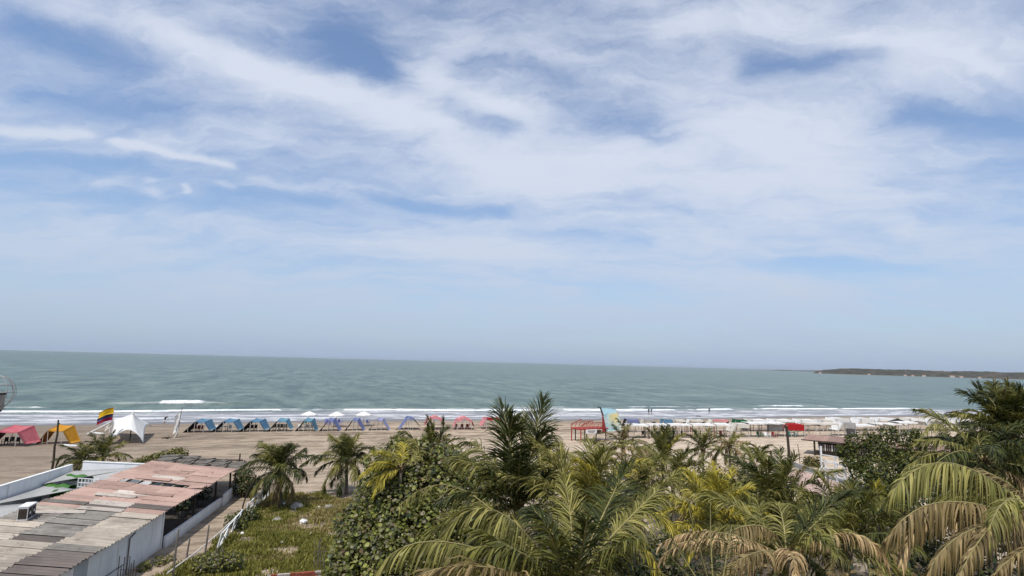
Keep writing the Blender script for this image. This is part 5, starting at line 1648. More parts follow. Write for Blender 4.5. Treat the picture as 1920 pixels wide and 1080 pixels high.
# ------------------------------------------------------------------ grass lot, fence, stakes
def build_lot():
    poly = np.array([(-18.6, 26.0), (-17.4, 36.0), (-20.0, 48.6), (-15.0, 48.5), (-11.5, 47.2), (-7.0, 46.0), (-4.5, 40.0), (-6.0, 26.0)])
    r = np.random.default_rng(3)
    def inside(P):
        x, y = P[:, 0], P[:, 1]
        c = np.zeros(len(P), bool)
        for i in range(len(poly)):
            (x1, y1), (x2, y2) = poly[i], poly[i - 1]
            c ^= ((y1 > y) != (y2 > y)) & (x < (x2 - x1) * (y - y1) / (y2 - y1 + 1e-9) + x1)
        return c
    N = 170000
    P = np.stack([r.uniform(-20.5, -4, N), r.uniform(25.5, 50, N)], 1)
    wob = np.stack([fbm(P[:, 0] / 2.0, P[:, 1] / 2.0, 1), fbm(P[:, 0] / 2.0 + 40, P[:, 1] / 2.0, 2)], 1) * 3.0 - 1.5
    dens = fbm(P[:, 0] / 1.6, P[:, 1] / 1.6, 8, 4)
    keep = inside(P + wob) & (r.random(N) < sstep(dens, 0.30, 0.52) * 0.9 + 0.10)
    P = P[keep]; n = len(P)
    s_, t_ = (P[:, 0] - SO.x) * ES.x + (P[:, 1] - SO.y) * ES.y, (P[:, 0] - SO.x) * ET.x + (P[:, 1] - SO.y) * ET.y
    Z = zst(s_, t_)
    hgt = (0.12 + 0.38 * fbm(P[:, 0] / 1.1, P[:, 1] / 1.1, 17) ** 1.5) * r.uniform(0.6, 1.4, n)
    az = r.uniform(0, 2 * math.pi, n); lean = r.uniform(0.1, 0.9, n)
    D = np.stack([np.cos(az) * lean, np.sin(az) * lean, np.ones(n)], 1); D = nrm(D)
    S = np.stack([-np.sin(az), np.cos(az), np.zeros(n)], 1) * r.uniform(0.015, 0.04, n)[:, None]
    B0 = np.stack([P[:, 0], P[:, 1], Z - 0.02], 1)
    T1 = B0 + D * hgt[:, None] * 0.6
    D2 = D.copy(); D2[:, 2] *= 0.35; D2 = nrm(D2)
    T2 = T1 + D2 * hgt[:, None] * 0.5
    v = np.stack([B0 - S, B0 + S, T1 + S * .8, T1 - S * .8, T2], 1).reshape(-1, 3)
    i = np.arange(n)[:, None] * 5
    f = np.concatenate([np.concatenate([i, i + 1, i + 2], 1), np.concatenate([i, i + 2, i + 3], 1), np.concatenate([i + 3, i + 2, i + 4], 1)])
    me = raw_mesh('grass', v, f)
    dry = (fbm(P[:, 0] / 2.6, P[:, 1] / 2.6, 33) + 0.25 * np.exp(-((P[:, 0] + 11) / 2.2) ** 2 - ((P[:, 1] - 38.5) / 3.5) ** 2) > 0.60) & (r.random(n) < 0.7)
    me.polygons.foreach_set('material_index', np.tile(dry.astype(np.int32), 3))
    o = link_mesh('grass', me, [LEAF['grass'], LEAF['grass_dry']])
    tag(o, kind='stuff')
    # fence: pale crossed laths
    def fence(lab, pts, h, leanv, gapy=0.6, broken=0.0, seed=0):
        P_ = [gp(*q) for q in pts]
        t = thing('lath_fence', lab, 'fence', P_[0], 0, 'white lath fences along the grass')
        rr = random.Random(seed)
        A, Bv = Vector(), P_[1] - P_[0]
        L = Bv.length; u = Bv.normalized()
        up = Vector((leanv[0], leanv[1], 1)).normalized() * h
        for z in (0.12, 0.97): MB().bar(A + up * z, A + Bv + up * z, 0.07, 0.05).build('rail', M['white_paint'], t)
        n = max(2, int(L / 1.3))
        for k in range(n + 1):
            a = u * (L * k / n)
            MB().bar(a - up * .15, a + up * 1.05, 0.09).build('post', M['white_paint'], t)
            if k < n:
                b2 = u * (L * (k + 1) / n)
                if rr.random() >= broken: MB().bar(a + up * .14, b2 + up * .94, 0.055, 0.04).build('lath', M['white_paint'], t)
                if rr.random() >= broken: MB().bar(a + up * .94 + Vector((.03, .0, 0)), b2 + up * .14 + Vector((.03, 0, 0)), 0.055, 0.04).build('lath', M['white_paint'], t)
    fence('upright white lath fence between the path and the first short palm', [(502, 935), (462, 972)], 1.0, (0, 0), seed=1)
    fence('broken white lath fence leaning over where the grass begins', [(446, 985), (407, 1032)], 1.05, (0.25, -0.1), broken=0.35, seed=2)
    # rough stakes
    for k, ((bx, by), (tx, ty), bend, lab) in enumerate((
            ((452, 968), (472, 903), .10, 'bent dark stake at the near end of the upright lath fence'), ((479, 938), (486, 891), .03, 'straight stake behind the upright lath fence'),
            ((504, 932), (507, 889), -.03, 'dark stake at the palm end of the lath fence'), ((325, 1088), (335, 993), .04, 'tall grey stake by the path carrying the low rail'),
            ((381, 1052), (392, 984), -.03, 'grey stake in the middle of the low rail'), ((350, 1048), (356, 1010), .02, 'short stake leaning on the sandy path'))):
        b = gp(bx, by); tp = at(tx, ty, b.y) - b
        q = thing('wooden_stake', lab, 'stake', b, 0, 'wooden stakes along the path')
        MB().tube([(0, 0, -.2), tp * .33 + Vector((-bend, 0, 0)), tp * .66 + Vector((-bend * .8, 0, 0)), tp], [.06, .05, .045, .035], 6).build('shaft', M['grey_wood'] if k > 2 else M['dark_wood'], q)
        if k < 3: MB().bar(tp * .8, tp * .86 + Vector((.18, 0, .05)), .03).build('twig', M['dark_wood'], q)
    a, b = gp(312, 1096), gp(452, 985)
    q = thing('low_rail', 'pale pole laid between stakes as a low rail beside the path', 'rail', a)
    pp = b - a
    MB().tube([Vector((0, 0, .55)), pp * .3 + Vector((0, 0, .5)), pp * .62 + Vector((0, 0, .62)), pp * .95 + Vector((0, 0, .9))], [.045, .04, .04, .03], 7).build('pole', M['pole_white'], q)
    # rebar sticking up
    for px, py, n, mat, lab, hh in ((242, 1100, 8, 'dark_wood', 'cluster of bare dark rods standing beside the white shed wall', 1.35), (600, 1072, 6, 'grey_wood', 'cluster of rusty rods rising from the grass near the red brick wall', 1.75), (408, 1075, 4, 'grey_wood', 'few thin bare rods in the grass near the low rail', 1.3)):
        b = gp(px, py)
        q = thing('rod_cluster', lab, 'metal rods', b, 0, 'bare rods left standing')
        rr = random.Random(px)
        for k in range(n):
            x, y = (k - n / 2) * .14, rr.uniform(-.3, .3)
            MB().tube([(x, y, -.2), (x + rr.uniform(-.05, .05), y, hh * rr.uniform(.7, 1.1))], .018, 5).build('rod', M[mat], q)
        for z in (.5, .95): MB().bar((-n * .07, 0, hh * z * .6), (n * .07, 0.1, hh * z * .62), .015).build('tie', M[mat], q)
    # low brick wall at the bottom of the lot
    a, b = gp(500, 1101), gp(596, 1093)
    d = b - a; d.z = 0; L = d.length
    w = thing('brick_wall', 'low red brick wall with worn white patches at the bottom of the grass', 'wall', a, math.atan2(d.y, d.x))
    brick = MB().box((0, 0, 0), (0.285, 0.14, 0.085)).mesh('brick')
    mats = [simple('brick_red', (0.33, 0.085, 0.05), 0.85, 0.3, 4, 0.3, 20, random_tone=.2), simple('brick_limed', (0.52, 0.46, 0.42), 0.85, 0.3, 4, random_tone=.1)]
    bs = []
    for mm in mats:
        q = brick.copy(); q.materials.append(mm); bs.append(q)
    rr = random.Random(5)
    for row in range(6):
        for k in range(int(L / .3)):
            o = link_mesh('brick', bs[1 if rr.random() < (.22 if row == 5 else .08) else 0], (), w)
            o.location = (.15 + k * .3 + (.15 if row % 2 else 0), rr.uniform(-.006, .006), .04 + row * .098)
    MB().box((L / 2, 0, .28), (L, .11, .56)).build('mortar', simple('mortar', (.32, .29, .26), .9, .2, 4), w)
    # litter and stones
    for k, (px, py, s, mat, lab) in enumerate(((531, 947, .16, 'plastic_white', 'white ball of litter by the first short palm trunk'), (569, 981, .28, 'plastic_white', 'white crumpled bag in the middle of the grass'), (521, 978, .35, 'grey_stone', 'grey stone in the grass left of the white bag'),
                                              (556, 953, .55, 'grey_stone', 'flat grey rubble heap below the first short palm'), (616, 955, .4, 'grey_stone', 'pale rubble on the grass edge under the second short palm'), (598, 953, .12, 'plastic_white', 'small white scrap beside the pale rubble'), (454, 1003, .16, 'plastic_white', 'white scrap in the grass beside the broken fence'), (529, 1020, .12, 'plastic_white', 'white scrap low in the middle of the grass'), (583, 1003, .1, 'plastic_white', 'tiny white scrap in the dry grass patch'))):
        c = MB(); rr = random.Random(k + 50)
        prof = [(0, s * .55), (s * .5, s * .5), (s * .85, s * .25), (s, 0), (s * .9, -.1)]
        c.lathe(prof, 9)
        c.v = [(x * rr.uniform(.75, 1.2), y * rr.uniform(.75, 1.2), z * rr.uniform(.7, 1.3)) for x, y, z in c.v]
        o = c.build('stone' if mat == 'grey_stone' else 'litter', M[mat]); o.location = gp(px, py) + Vector((0, 0, .1)); o.rotation_euler = (0, 0, k)
        tag(o, lab, 'stone' if mat == 'grey_stone' else 'litter', 'litter and stones on the grass')


M['grey_stone'] = simple('grey_stone', (0.34, 0.32, 0.29), 0.9, 0.3, 3, 0.5, 9)
build_lot()


# ------------------------------------------------------------------ trees
def build_sea_grape():
    c = Vector((-6.6, 30.5, 0)); c.z = zg(c.x, c.y)
    t = thing('sea_grape_tree', 'broad sea grape tree with round leathery leaves beside the grass lot', 'tree', c)
    r = random.Random(21)
    blobs = []
    def bl(px, py, Y, rad): blobs.append((tuple(at(px, py, Y) - c), rad))
    for px, py, Y, rad in ((720, 868, 32, 1.0), (755, 858, 32.5, 1.0), (795, 868, 32.5, 1.1), (840, 872, 32.5, 1.1), (885, 900, 32, 1.1), (735, 905, 31, 1.2), (785, 915, 30.5, 1.3), (840, 925, 30, 1.3), (895, 950, 30, 1.2),
                           (700, 950, 30, 1.2), (750, 965, 29, 1.3), (810, 980, 28.5, 1.3), (870, 1000, 28.5, 1.3), (665, 985, 29.5, 1.0), (690, 1010, 28.5, 1.2), (740, 1030, 27.5, 1.3), (800, 1045, 27, 1.3), (655, 1045, 28, 1.0), (690, 1080, 27, 1.1), (740, 1100, 26, 1.2), (860, 1070, 27, 1.3), (640, 1085, 28, .9), (930, 1010, 30, 1.2),
                           (760, 890, 33.5, 1.4), (830, 900, 33.5, 1.4), (720, 925, 32.5, 1.4), (780, 1000, 31, 1.5), (920, 900, 33, 1.0), (690, 1120, 27, 1.2), (780, 1120, 26.5, 1.4)):
        bl(px, py, Y, rad)
        for _ in range(2):
            d = Vector((r.gauss(0, 1), r.gauss(0, 1), r.gauss(0.2, 1))).normalized()
            blobs.append((tuple(Vector(blobs[-1][0]) + d * rad * 0.75), rad * r.uniform(.4, .6)))
    leaf_cloud('foliage', t, blobs, 38000, 0.155, [LEAF['grape'], LEAF['grape_pale'], LEAF['grape_new'], LEAF['dark'], LEAF['grape_brown']], 5, 'round', 290, (0 - c.x, -c.y, CAM_H - c.z), mix=[.60, .20, .06, .10, .04], inner=.45)
    for k in range(14):
        b = Vector(blobs[(k * 7) % len(blobs)][0])
        s = Vector((r.uniform(-.3, .3), r.uniform(-.3, .3), 0))
        MB().tube([s - Vector((0, 0, .3)), s * 1.5 + Vector((b.x * .15, b.y * .15, b.z * .35)), b * .6 + Vector((0, 0, b.z * .1)), b], [.16, .11, .07, .03], 7).build('trunk' if k < 3 else 'branch', M['bark'], t)


def build_leafy_tree():
    c = gp(1652, 985)
    c = Vector((at(1652, 900, 40).x, 40.0, 0)); c.z = zg(c.x, c.y)
    t = thing('leafy_tree', 'dense dark green leafy tree in front of the pink roofed hut', 'tree', c)
    r = random.Random(8)
    blobs = []
    for px, py, Y, rad in ((1597, 828, 40, .45), (1575, 845, 40, .3), (1715, 812, 40, .35), (1728, 840, 40, .35), (1600, 840, 40, .5), (1625, 822, 40, .6), (1665, 815, 40, .65), (1700, 822, 40, .6), (1645, 845, 39.5, .8), (1690, 850, 39.5, .7), (1602, 868, 39, .6), (1640, 880, 38.5, .9), (1685, 885, 38.5, 1.0), (1620, 905, 38, .9), (1660, 915, 37.5, 1.1), (1700, 870, 39.5, .7), (1635, 945, 37.5, .9), (1670, 950, 37.5, 1.0), (1590, 850, 40, .5), (1650, 985, 37.5, 1.1), (1690, 920, 38, .8)):
        b = at(px, py, Y) - c
        blobs.append((tuple(b), rad))
        for _ in range(3):
            d = Vector((r.gauss(0, 1), r.gauss(0, 1), r.gauss(0.3, 1))).normalized()
            blobs.append((tuple(b + d * rad * 1.1), rad * r.uniform(.25, .5)))
    leaf_cloud('foliage', t, blobs, 17000, 0.17, [LEAF['tree'], LEAF['dark'], LEAF['green']], 6, 'oval', 0, None, mix=[.6, .2, .2], inner=.4)
    for k in range(10):
        b = Vector(blobs[(k * 4) % len(blobs)][0])
        MB().tube([Vector((0, 0, -.3)), Vector((b.x * .1, b.y * .1, b.z * .4)), b * .7, b], [.17, .12, .06, .02], 7).build('trunk' if k == 0 else 'branch', M['bark'], t)


def shrub(lab, px, py, Y, rads, mats, count, size, seed, mix=None, group='shrubs behind the beach', shape='oval', name='shrub', grounded=True):
    c = at(px, py, Y); gz = zg(c.x, c.y)
    o = thing(name, lab, 'shrub', (c.x, c.y, gz), 0, group)
    leaf_cloud('foliage', o, [((x, y, z), rr) for x, y, z, rr in rads], count, size, [LEAF[m] for m in mats], seed, shape, mix=mix)
    r = random.Random(seed)
    for k in range(5):
        x, y, z, rr = rads[k % len(rads)]
        MB().tube([(x * .3, y * .3, -.1), (x * .7 + r.uniform(-.1, .1), y * .7, z * .6), (x, y, z + rr * .4)], [.04, .03, .012], 5).build('stem', M['bark'], o)
    return o


def V(px, py, Y): return tuple(at(px, py, Y))


def build_palms():
    GR = dict(hang=0.5)
    # two short palms by the grass lot
    p1, p2 = gp(525, 953), gp(649, 926)
    c1, c2 = at(523, 884, p1.y), at(650, 868, p2.y)
    palm('short coconut palm rising from the grass beside the lath fence', c1, p1, 2.7, 19, ('deep', 'green', 'deep', 'olive'), 101, el=(84, -28), droop=(28, 95), leaves=52, hang=0.62, w=0.055, trunk_r=.12, group='short coconut palms on the sand', wind=.5, ll=.85,
         custom=[(V(488, 862, 44), V(448, 880, 43.5), 'deep', dict(hang=.9)), (V(547, 860, 44.5), V(571, 842, 45), 'deep', dict(hang=.9)), (V(521, 915, 44), V(524, 950, 44.2), 'dry', dict(hang=.9, ll=.5)), (V(503, 850, 45), V(490, 828, 46), 'green', dict(hang=.6))])
    palm('short coconut palm on bare sand with a bent dead frond at its foot', c2, p2, 2.8, 19, ('deep', 'deep', 'green', 'olive'), 102, el=(86, -25), droop=(25, 95), leaves=52, hang=0.62, w=0.055, trunk_r=.12, group='short coconut palms on the sand', wind=.5, ll=.85,
         custom=[(V(612, 852, 49), V(566, 872, 48.5), 'deep', dict(hang=.9)), (V(660, 838, 50), V(678, 812, 50.5), 'bronze', dict(ll=.12, w=.02)), (V(657, 835, 50), V(668, 815, 50.5), 'deep', dict(ll=.25)), (V(668, 858, 49.5), V(679, 848, 49), 'deep', dict(hang=.8)), (V(612, 912, 49), V(578, 938, 48), 'bronze', dict(ll=.15, w=.02)), (V(637, 838, 50), V(622, 822, 50.5), 'green', {})])
    # dwarf clump behind the yard wall
    palm('dwarf palm clump behind the far end of the yard wall', at(193, 860, 52), None, 2.6, 17, ('deep', 'green', 'olive'), 111, el=(85, 5), droop=(25, 80), leaves=44, hang=.5, w=.05, trunk_r=.1, group='dwarf palms behind the yard')
    palm('dwarf palm with fronds arching left over the yard wall', at(150, 868, 51), None, 2.3, 14, ('deep', 'green'), 112, el=(75, 0), droop=(40, 100), leaves=44, hang=.6, w=.05, trunk_r=.1, group='dwarf palms behind the yard', custom=[(V(122, 853, 51), V(106, 876, 51), 'deep', dict(hang=.8))])
    shrub('low olive bush stretched along the grey thatch roof', 290, 855, 57, [(-1.6, 0, .5, .6), (-.8, 0, .7, .7), (0, .2, .9, .7), (.9, .3, 1.15, .75), (1.8, .4, 1.4, .7), (2.4, .5, 1.6, .5)], ('olive', 'deep', 'green'), 2600, .22, 71, [.4, .3, .3])
    shrub('dark round bush at the seaward corner of the shed beside the short palm', 462, 897, 47.5, [(-.4, 0, .8, .7), (.3, 0, .9, .75), (-.1, .2, 1.5, .6), (-.6, .3, 1.5, .5)], ('deep', 'dark', 'bronze'), 1800, .2, 72, [.4, .4, .2])
    shrub('dark weedy bush growing through the broken lath fence', 452, 985, 40, [(0, 0, .4, .5), (.4, .6, .5, .5), (-.3, -.6, .35, .5), (.5, -1.2, .3, .4)], ('dark', 'tree', 'grass'), 1500, .16, 73, [.4, .4, .2])
    shrub('pale weedy bush at the near corner of the grass', 408, 1062, 31.5, [(0, 0, .5, .6), (-.7, -.2, .4, .5), (.7, .2, .45, .5)], ('grass', 'grape_pale', 'dark'), 1500, .14, 74, [.4, .3, .3])
    shrub('green weeds at the foot of the white shed wall', 300, 1040, 32.2, [(0, 0, .15, .3), (-.3, -.8, .15, .3), (.2, .6, .12, .25)], ('grass', 'tree'), 500, .12, 75)
    # palms in the sea grape
    palm('small palm with yellow lower fronds poking out above the sea grape tree', at(806, 868, 34), None, 2.7, 13, ('olive', 'green', 'deep'), 121, el=(86, 20), droop=(15, 60), leaves=44, w=.05, ll=.6, trunk_r=.1, custom=[(V(806, 885, 33), V(818, 915, 32.5), 'yellow', {}), (V(783, 865, 33.5), V(765, 840, 33.5), 'olive', {}), (V(812, 820, 34), V(803, 783, 34), 'green', dict(hang=.2)), (V(826, 825, 34), V(833, 785, 34), 'deep', dict(hang=.2))])
    palm('yellowish palm half buried in the seaward side of the sea grape tree', at(752, 880, 29.6), None, 2.2, 9, ('yellow', 'olive'), 122, el=(55, -5), droop=(50, 90), leaves=40, w=.045, ll=.5, trunk_r=.08, fan=(170, 80), custom=[(V(728, 855, 29.4), V(702, 868, 29.2), 'olive', {}), (V(725, 888, 28.8), V(693, 905, 28.4), 'yellow', {}), (V(785, 845, 30), V(762, 822, 30), 'olive', {})])
    # tall central palm
    cc = at(972, 948, 23.0)
    palm('tall dark coconut palm in the middle with upright fronds against the sea', cc, None, 4.4, 9, ('deep', 'deep', 'green'), 130, el=(35, -35), droop=(40, 80), leaves=58, hang=.5, w=.05, trunk_r=.16, group='tall coconut palms', ll=1.05, custom=[
        (V(960, 848, 24.2), V(940, 757, 26.6), 'deep', dict(hang=.16, n=104, lift=.25, fwd=(48, 78), ll=1.15, w=.06)), (V(996, 850, 24.2), V(1018, 748, 26.8), 'deep', dict(hang=.16, n=104, lift=.25, fwd=(48, 78), ll=1.15, w=.06)), (V(955, 850, 21.8), V(962, 785, 20.2), 'deep', dict(hang=.2, n=90, lift=.2, fwd=(46, 76), w=.055)), (V(978, 852, 24.4), V(985, 782, 26.4), 'green', dict(hang=.2, n=80, fwd=(48, 78))), (V(1005, 880, 24.5), V(1038, 815, 27), 'green', dict(hang=.4, n=90)),
        (V(990, 872, 21.9), V(1022, 805, 20.2), 'deep', dict(hang=.35, n=90, lift=.2)), (V(922, 862, 24.4), V(872, 828, 26), 'green', dict(hang=.6, n=90)), (V(915, 890, 21.6), V(858, 868, 20.9), 'olive', dict(hang=.7, n=70)),
        (V(1020, 870, 23.5), V(1062, 850, 24), 'olive', dict(hang=.5, n=70)), (V(1025, 905, 22.4), V(1082, 905, 22), 'green', dict(hang=.6)), (V(905, 925, 20.8), V(830, 935, 19.8), 'deep', dict(hang=.7)), (V(945, 960, 20.8), V(915, 1000, 19.6), 'olive', dict(hang=.7)), (V(972, 905, 21.4), V(975, 862, 20.0), 'deep', dict(hang=.4, n=80)), (V(945, 915, 21.4), V(915, 880, 20.0), 'deep', dict(hang=.5, n=80)), (V(1002, 920, 21.6), V(1035, 885, 20.4), 'deep', dict(hang=.5, n=80))])
    # nearest palm, crown below the frame
    c = at(1062, 1110, 14.0)
    palm('nearest coconut palm with a huge arching frond sweeping down to the left', c, None, 4.0, 6, ('olive', 'green'), 131, el=(5, -35), droop=(40, 70), leaves=60, w=.042, trunk_r=.17, group='tall coconut palms', ll=.75, custom=[
        (V(935, 960, 13.2), V(832, 1008, 12.4), 'olive', dict(hang=.85, n=120, ll=.9, lift=.05)), (V(950, 1030, 12.2), V(850, 1050, 11.6), 'green', dict(hang=.9, n=84, ll=.8, lift=0)), (V(850, 1018, 11.6), V(708, 1070, 10.8), 'olive', dict(hang=.95, n=110, ll=.75, lift=0)),
        (V(900, 1062, 11.2), V(760, 1095, 10.6), 'bronze', dict(hang=.7, n=84)), (V(1112, 1005, 15.2), V(1175, 872, 17.8), 'deep', dict(hang=.2, n=120, ll=1.0, lift=.2, fwd=(46, 76))), (V(1050, 1030, 14), V(1000, 955, 14.4), 'deep', dict(hang=.5, n=84, ll=.8)), (V(860, 915, 21), V(745, 952, 20), 'olive', dict(hang=.9, n=84, ll=.75, lift=0)),
        (V(1152, 1000, 14.8), V(1272, 884, 16.6), 'olive', dict(hang=.5, n=120, lift=.1, ll=.75, fwd=(48, 76))), (V(1072, 995, 15.6), V(1055, 890, 18.0), 'olive', dict(hang=.22, n=100, fwd=(48, 76))), (V(1045, 1040, 12.4), V(1022, 985, 11.4), 'green', dict(hang=.4, n=70)),
        (V(1130, 1045, 12.4), V(1200, 1010, 11.4), 'green', dict(hang=.7, n=84)), (V(1000, 1050, 12.6), V(890, 1000, 12.2), 'green', dict(hang=.6, n=84)), (V(1088, 1040, 12.4), V(1100, 975, 11.6), 'deep', dict(hang=.3, n=80))])
    palm('feathery yellow green palm behind the nearest palm', at(1090, 985, 20.0), None, 3.4, 15, ('olive', 'yellow', 'olive', 'green'), 132, el=(85, 5), droop=(22, 75), leaves=60, w=.04, trunk_r=.14, group='tall coconut palms', ll=.75, custom=[(V(1065, 905, 20.4), V(1050, 845, 20.8), 'olive', dict(hang=.3)), (V(1120, 910, 20), V(1135, 850, 20.4), 'olive', dict(hang=.3)), (V(1100, 900, 19.4), V(1085, 862, 18.6), 'yellow', {})])
    # palms on the sand beyond
    grp = 'young palms on the sand beyond the garden'
    palm('slim young palm leaning seaward right of the tall central palm', at(1124, 872, 56), gp(1126, 905), 3.0, 11, ('green', 'deep'), 141, el=(80, 5), droop=(35, 100), leaves=36, w=.06, ll=.62, trunk_r=.1, group=grp, custom=[(V(1120, 835, 56), V(1100, 822, 55.5), 'green', dict(hang=.6)), (V(1105, 855, 55), V(1081, 847, 54.5), 'green', dict(hang=.8)), (V(1140, 858, 56), V(1152, 868, 55.5), 'olive', dict(hang=.8))])
    palm('young palm with a thin leaning trunk under the painted kiosk', at(1168, 838, 58), gp(1166, 868), 2.8, 14, ('deep', 'bronze', 'green'), 142, el=(80, -15), droop=(35, 100), leaves=36, w=.06, ll=.62, trunk_r=.1, group=grp, custom=[(V(1172, 812, 58), V(1157, 786, 58), 'green', {}), (V(1150, 838, 57), V(1136, 858, 56.5), 'bronze', dict(hang=.9))])
    palm('bright green young palm centred below the first white canopies', at(1243, 868, 42), None, 3.0, 18, ('green', 'olive', 'green', 'yellow'), 143, el=(86, 0), droop=(20, 80), leaves=44, w=.05, ll=.62, trunk_r=.12, group=grp, custom=[(V(1248, 835, 42), V(1240, 802, 42.4), 'deep', dict(hang=.2)), (V(1256, 838, 42), V(1264, 806, 42.4), 'deep', dict(hang=.2)), (V(1217, 855, 41), V(1196, 862, 40.4), 'green', {})])
    palm('dark young palm between the bright green palm and the drooping pale palm', at(1318, 846, 52), None, 2.6, 14, ('deep', 'green', 'olive'), 144, el=(85, -5), droop=(25, 90), leaves=36, w=.06, ll=.6, trunk_r=.1, group=grp)
    palm('drooping pale young palm with whitish hanging fronds', at(1368, 838, 52), None, 2.7, 16, ('olive', 'dry', 'deep', 'bronze'), 145, el=(60, -20), droop=(70, 120), leaves=36, w=.055, ll=.5, hang=.8, trunk_r=.1, group=grp, custom=[(V(1340, 842, 51), V(1318, 868, 50), 'deep', dict(hang=.9, ll=.35)), (V(1388, 848, 51), V(1398, 872, 50.4), 'dry', dict(hang=.9, ll=.35)), (V(1373, 826, 52), V(1378, 812, 52), 'olive', {})])
    palm('small dark palm with curled fronds left of the grey road', at(1428, 852, 49), None, 1.9, 12, ('deep', 'deep', 'green'), 146, el=(65, 0), droop=(60, 120), leaves=32, w=.055, ll=.4, hang=.7, trunk_r=.09, group=grp)
    palm('ragged young palm with brown hanging fronds left of the bright green palm', at(1200, 862, 47), None, 2.4, 14, ('bronze', 'olive', 'dry'), 147, el=(70, -20), droop=(60, 110), leaves=36, w=.055, ll=.5, hang=.8, trunk_r=.1, group=grp)
    # middle distance
    g2 = 'garden palms in the middle distance'
    palm('palm with tall stiff fronds left of the pink paving', at(1462, 972, 27.0), None, 3.6, 16, ('green', 'deep', 'green', 'olive'), 151, el=(82, -10), droop=(25, 85), leaves=60, w=.05, ll=.8, trunk_r=.15, group=g2, custom=[
        (V(1462, 905, 28), V(1462, 840, 30.2), 'deep', dict(hang=.25, n=90)), (V(1430, 900, 28.2), V(1398, 832, 30.5), 'green', dict(hang=.3, n=90)), (V(1445, 910, 25.8), V(1440, 865, 24.4), 'green', dict(hang=.3, n=90)), (V(1408, 925, 26.4), V(1300, 918, 25.8), 'green', dict(hang=.7, n=80)), (V(1365, 900, 26), V(1318, 890, 25.4), 'green', dict(hang=.7, n=80)), (V(1510, 930, 26.4), V(1545, 945, 26), 'olive', dict(hang=.8, n=70)), (V(1430, 985, 25), V(1415, 1015, 24), 'green', dict(hang=.7)), (V(1500, 985, 25), V(1520, 1030, 24), 'green', dict(hang=.7))])
    palm('bright yellow palm low between darker garden palms', at(1335, 985, 24.8), None, 2.6, 17, ('yellow', 'yellow', 'yellow', 'olive'), 152, el=(85, 5), droop=(20, 75), leaves=60, w=.045, ll=.6, trunk_r=.12, group=g2, custom=[(V(1308, 930, 25.4), V(1282, 880, 26.8), 'yellow', dict(hang=.3, n=80)), (V(1336, 925, 25.6), V(1338, 868, 27.4), 'yellow', dict(hang=.3, n=80)), (V(1292, 950, 24), V(1248, 930, 23.4), 'yellow', dict(hang=.6, n=80)), (V(1360, 930, 25.6), V(1374, 880, 27), 'yellow', dict(hang=.3, n=80)), (V(1310, 985, 23.6), V(1270, 985, 22.4), 'yellow', dict(hang=.6, n=80)), (V(1330, 960, 23.6), V(1318, 920, 22.6), 'yellow', dict(hang=.4, n=80))])
    palm('thick palm with low dense fronds behind the nearest palm fronds', at(1195, 935, 30.0), None, 3.0, 16, ('deep', 'olive', 'bronze', 'green'), 153, el=(75, -15), droop=(40, 95), leaves=50, w=.05, ll=.7, trunk_r=.14, group=g2)
    palm('olive palm filling the gap below the bright green young palm', at(1262, 905, 35.0), None, 3.0, 15, ('deep', 'green', 'olive'), 154, el=(70, -20), droop=(40, 95), leaves=46, w=.05, ll=.7, trunk_r=.12, group=g2)
    palm('single bent brown palm shoot with a green tip beside the pink paving', at(1484, 930, 33), gp(1484, 985), 2.0, 4, ('deep',), 155, el=(80, 30), droop=(30, 60), leaves=26, w=.04, ll=.3, trunk_r=.07, group=g2, custom=[(V(1494, 890, 33), V(1526, 868, 33), 'bronze', dict(ll=.3, hang=.5)), (V(1510, 875, 33), V(1535, 872, 33), 'green', dict(ll=.45, hang=.8))])
    palm('broad green palm at the foot of the leafy tree', at(1590, 1015, 24.0), None, 3.2, 17, ('green', 'deep', 'olive', 'green'), 156, el=(80, -10), droop=(30, 90), leaves=56, w=.048, ll=.75, trunk_r=.14, group=g2, custom=[(V(1590, 960, 24), V(1575, 918, 24.4), 'green', dict(hang=.3)), (V(1640, 975, 23.6), V(1650, 935, 24), 'green', {}), (V(1540, 965, 23), V(1500, 960, 22), 'olive', dict(hang=.9)), (V(1640, 1000, 22), V(1705, 1010, 21), 'deep', dict(hang=.9))])
    palm('dark palm in the shade between the leafy tree and the arching fronds', at(1655, 1000, 30.0), None, 2.8, 14, ('deep', 'deep', 'green'), 157, el=(85, 0), droop=(20, 80), leaves=46, w=.05, ll=.65, trunk_r=.12, group=g2, custom=[(V(1645, 950, 30), V(1645, 905, 30), 'yellow', dict(hang=.2))])
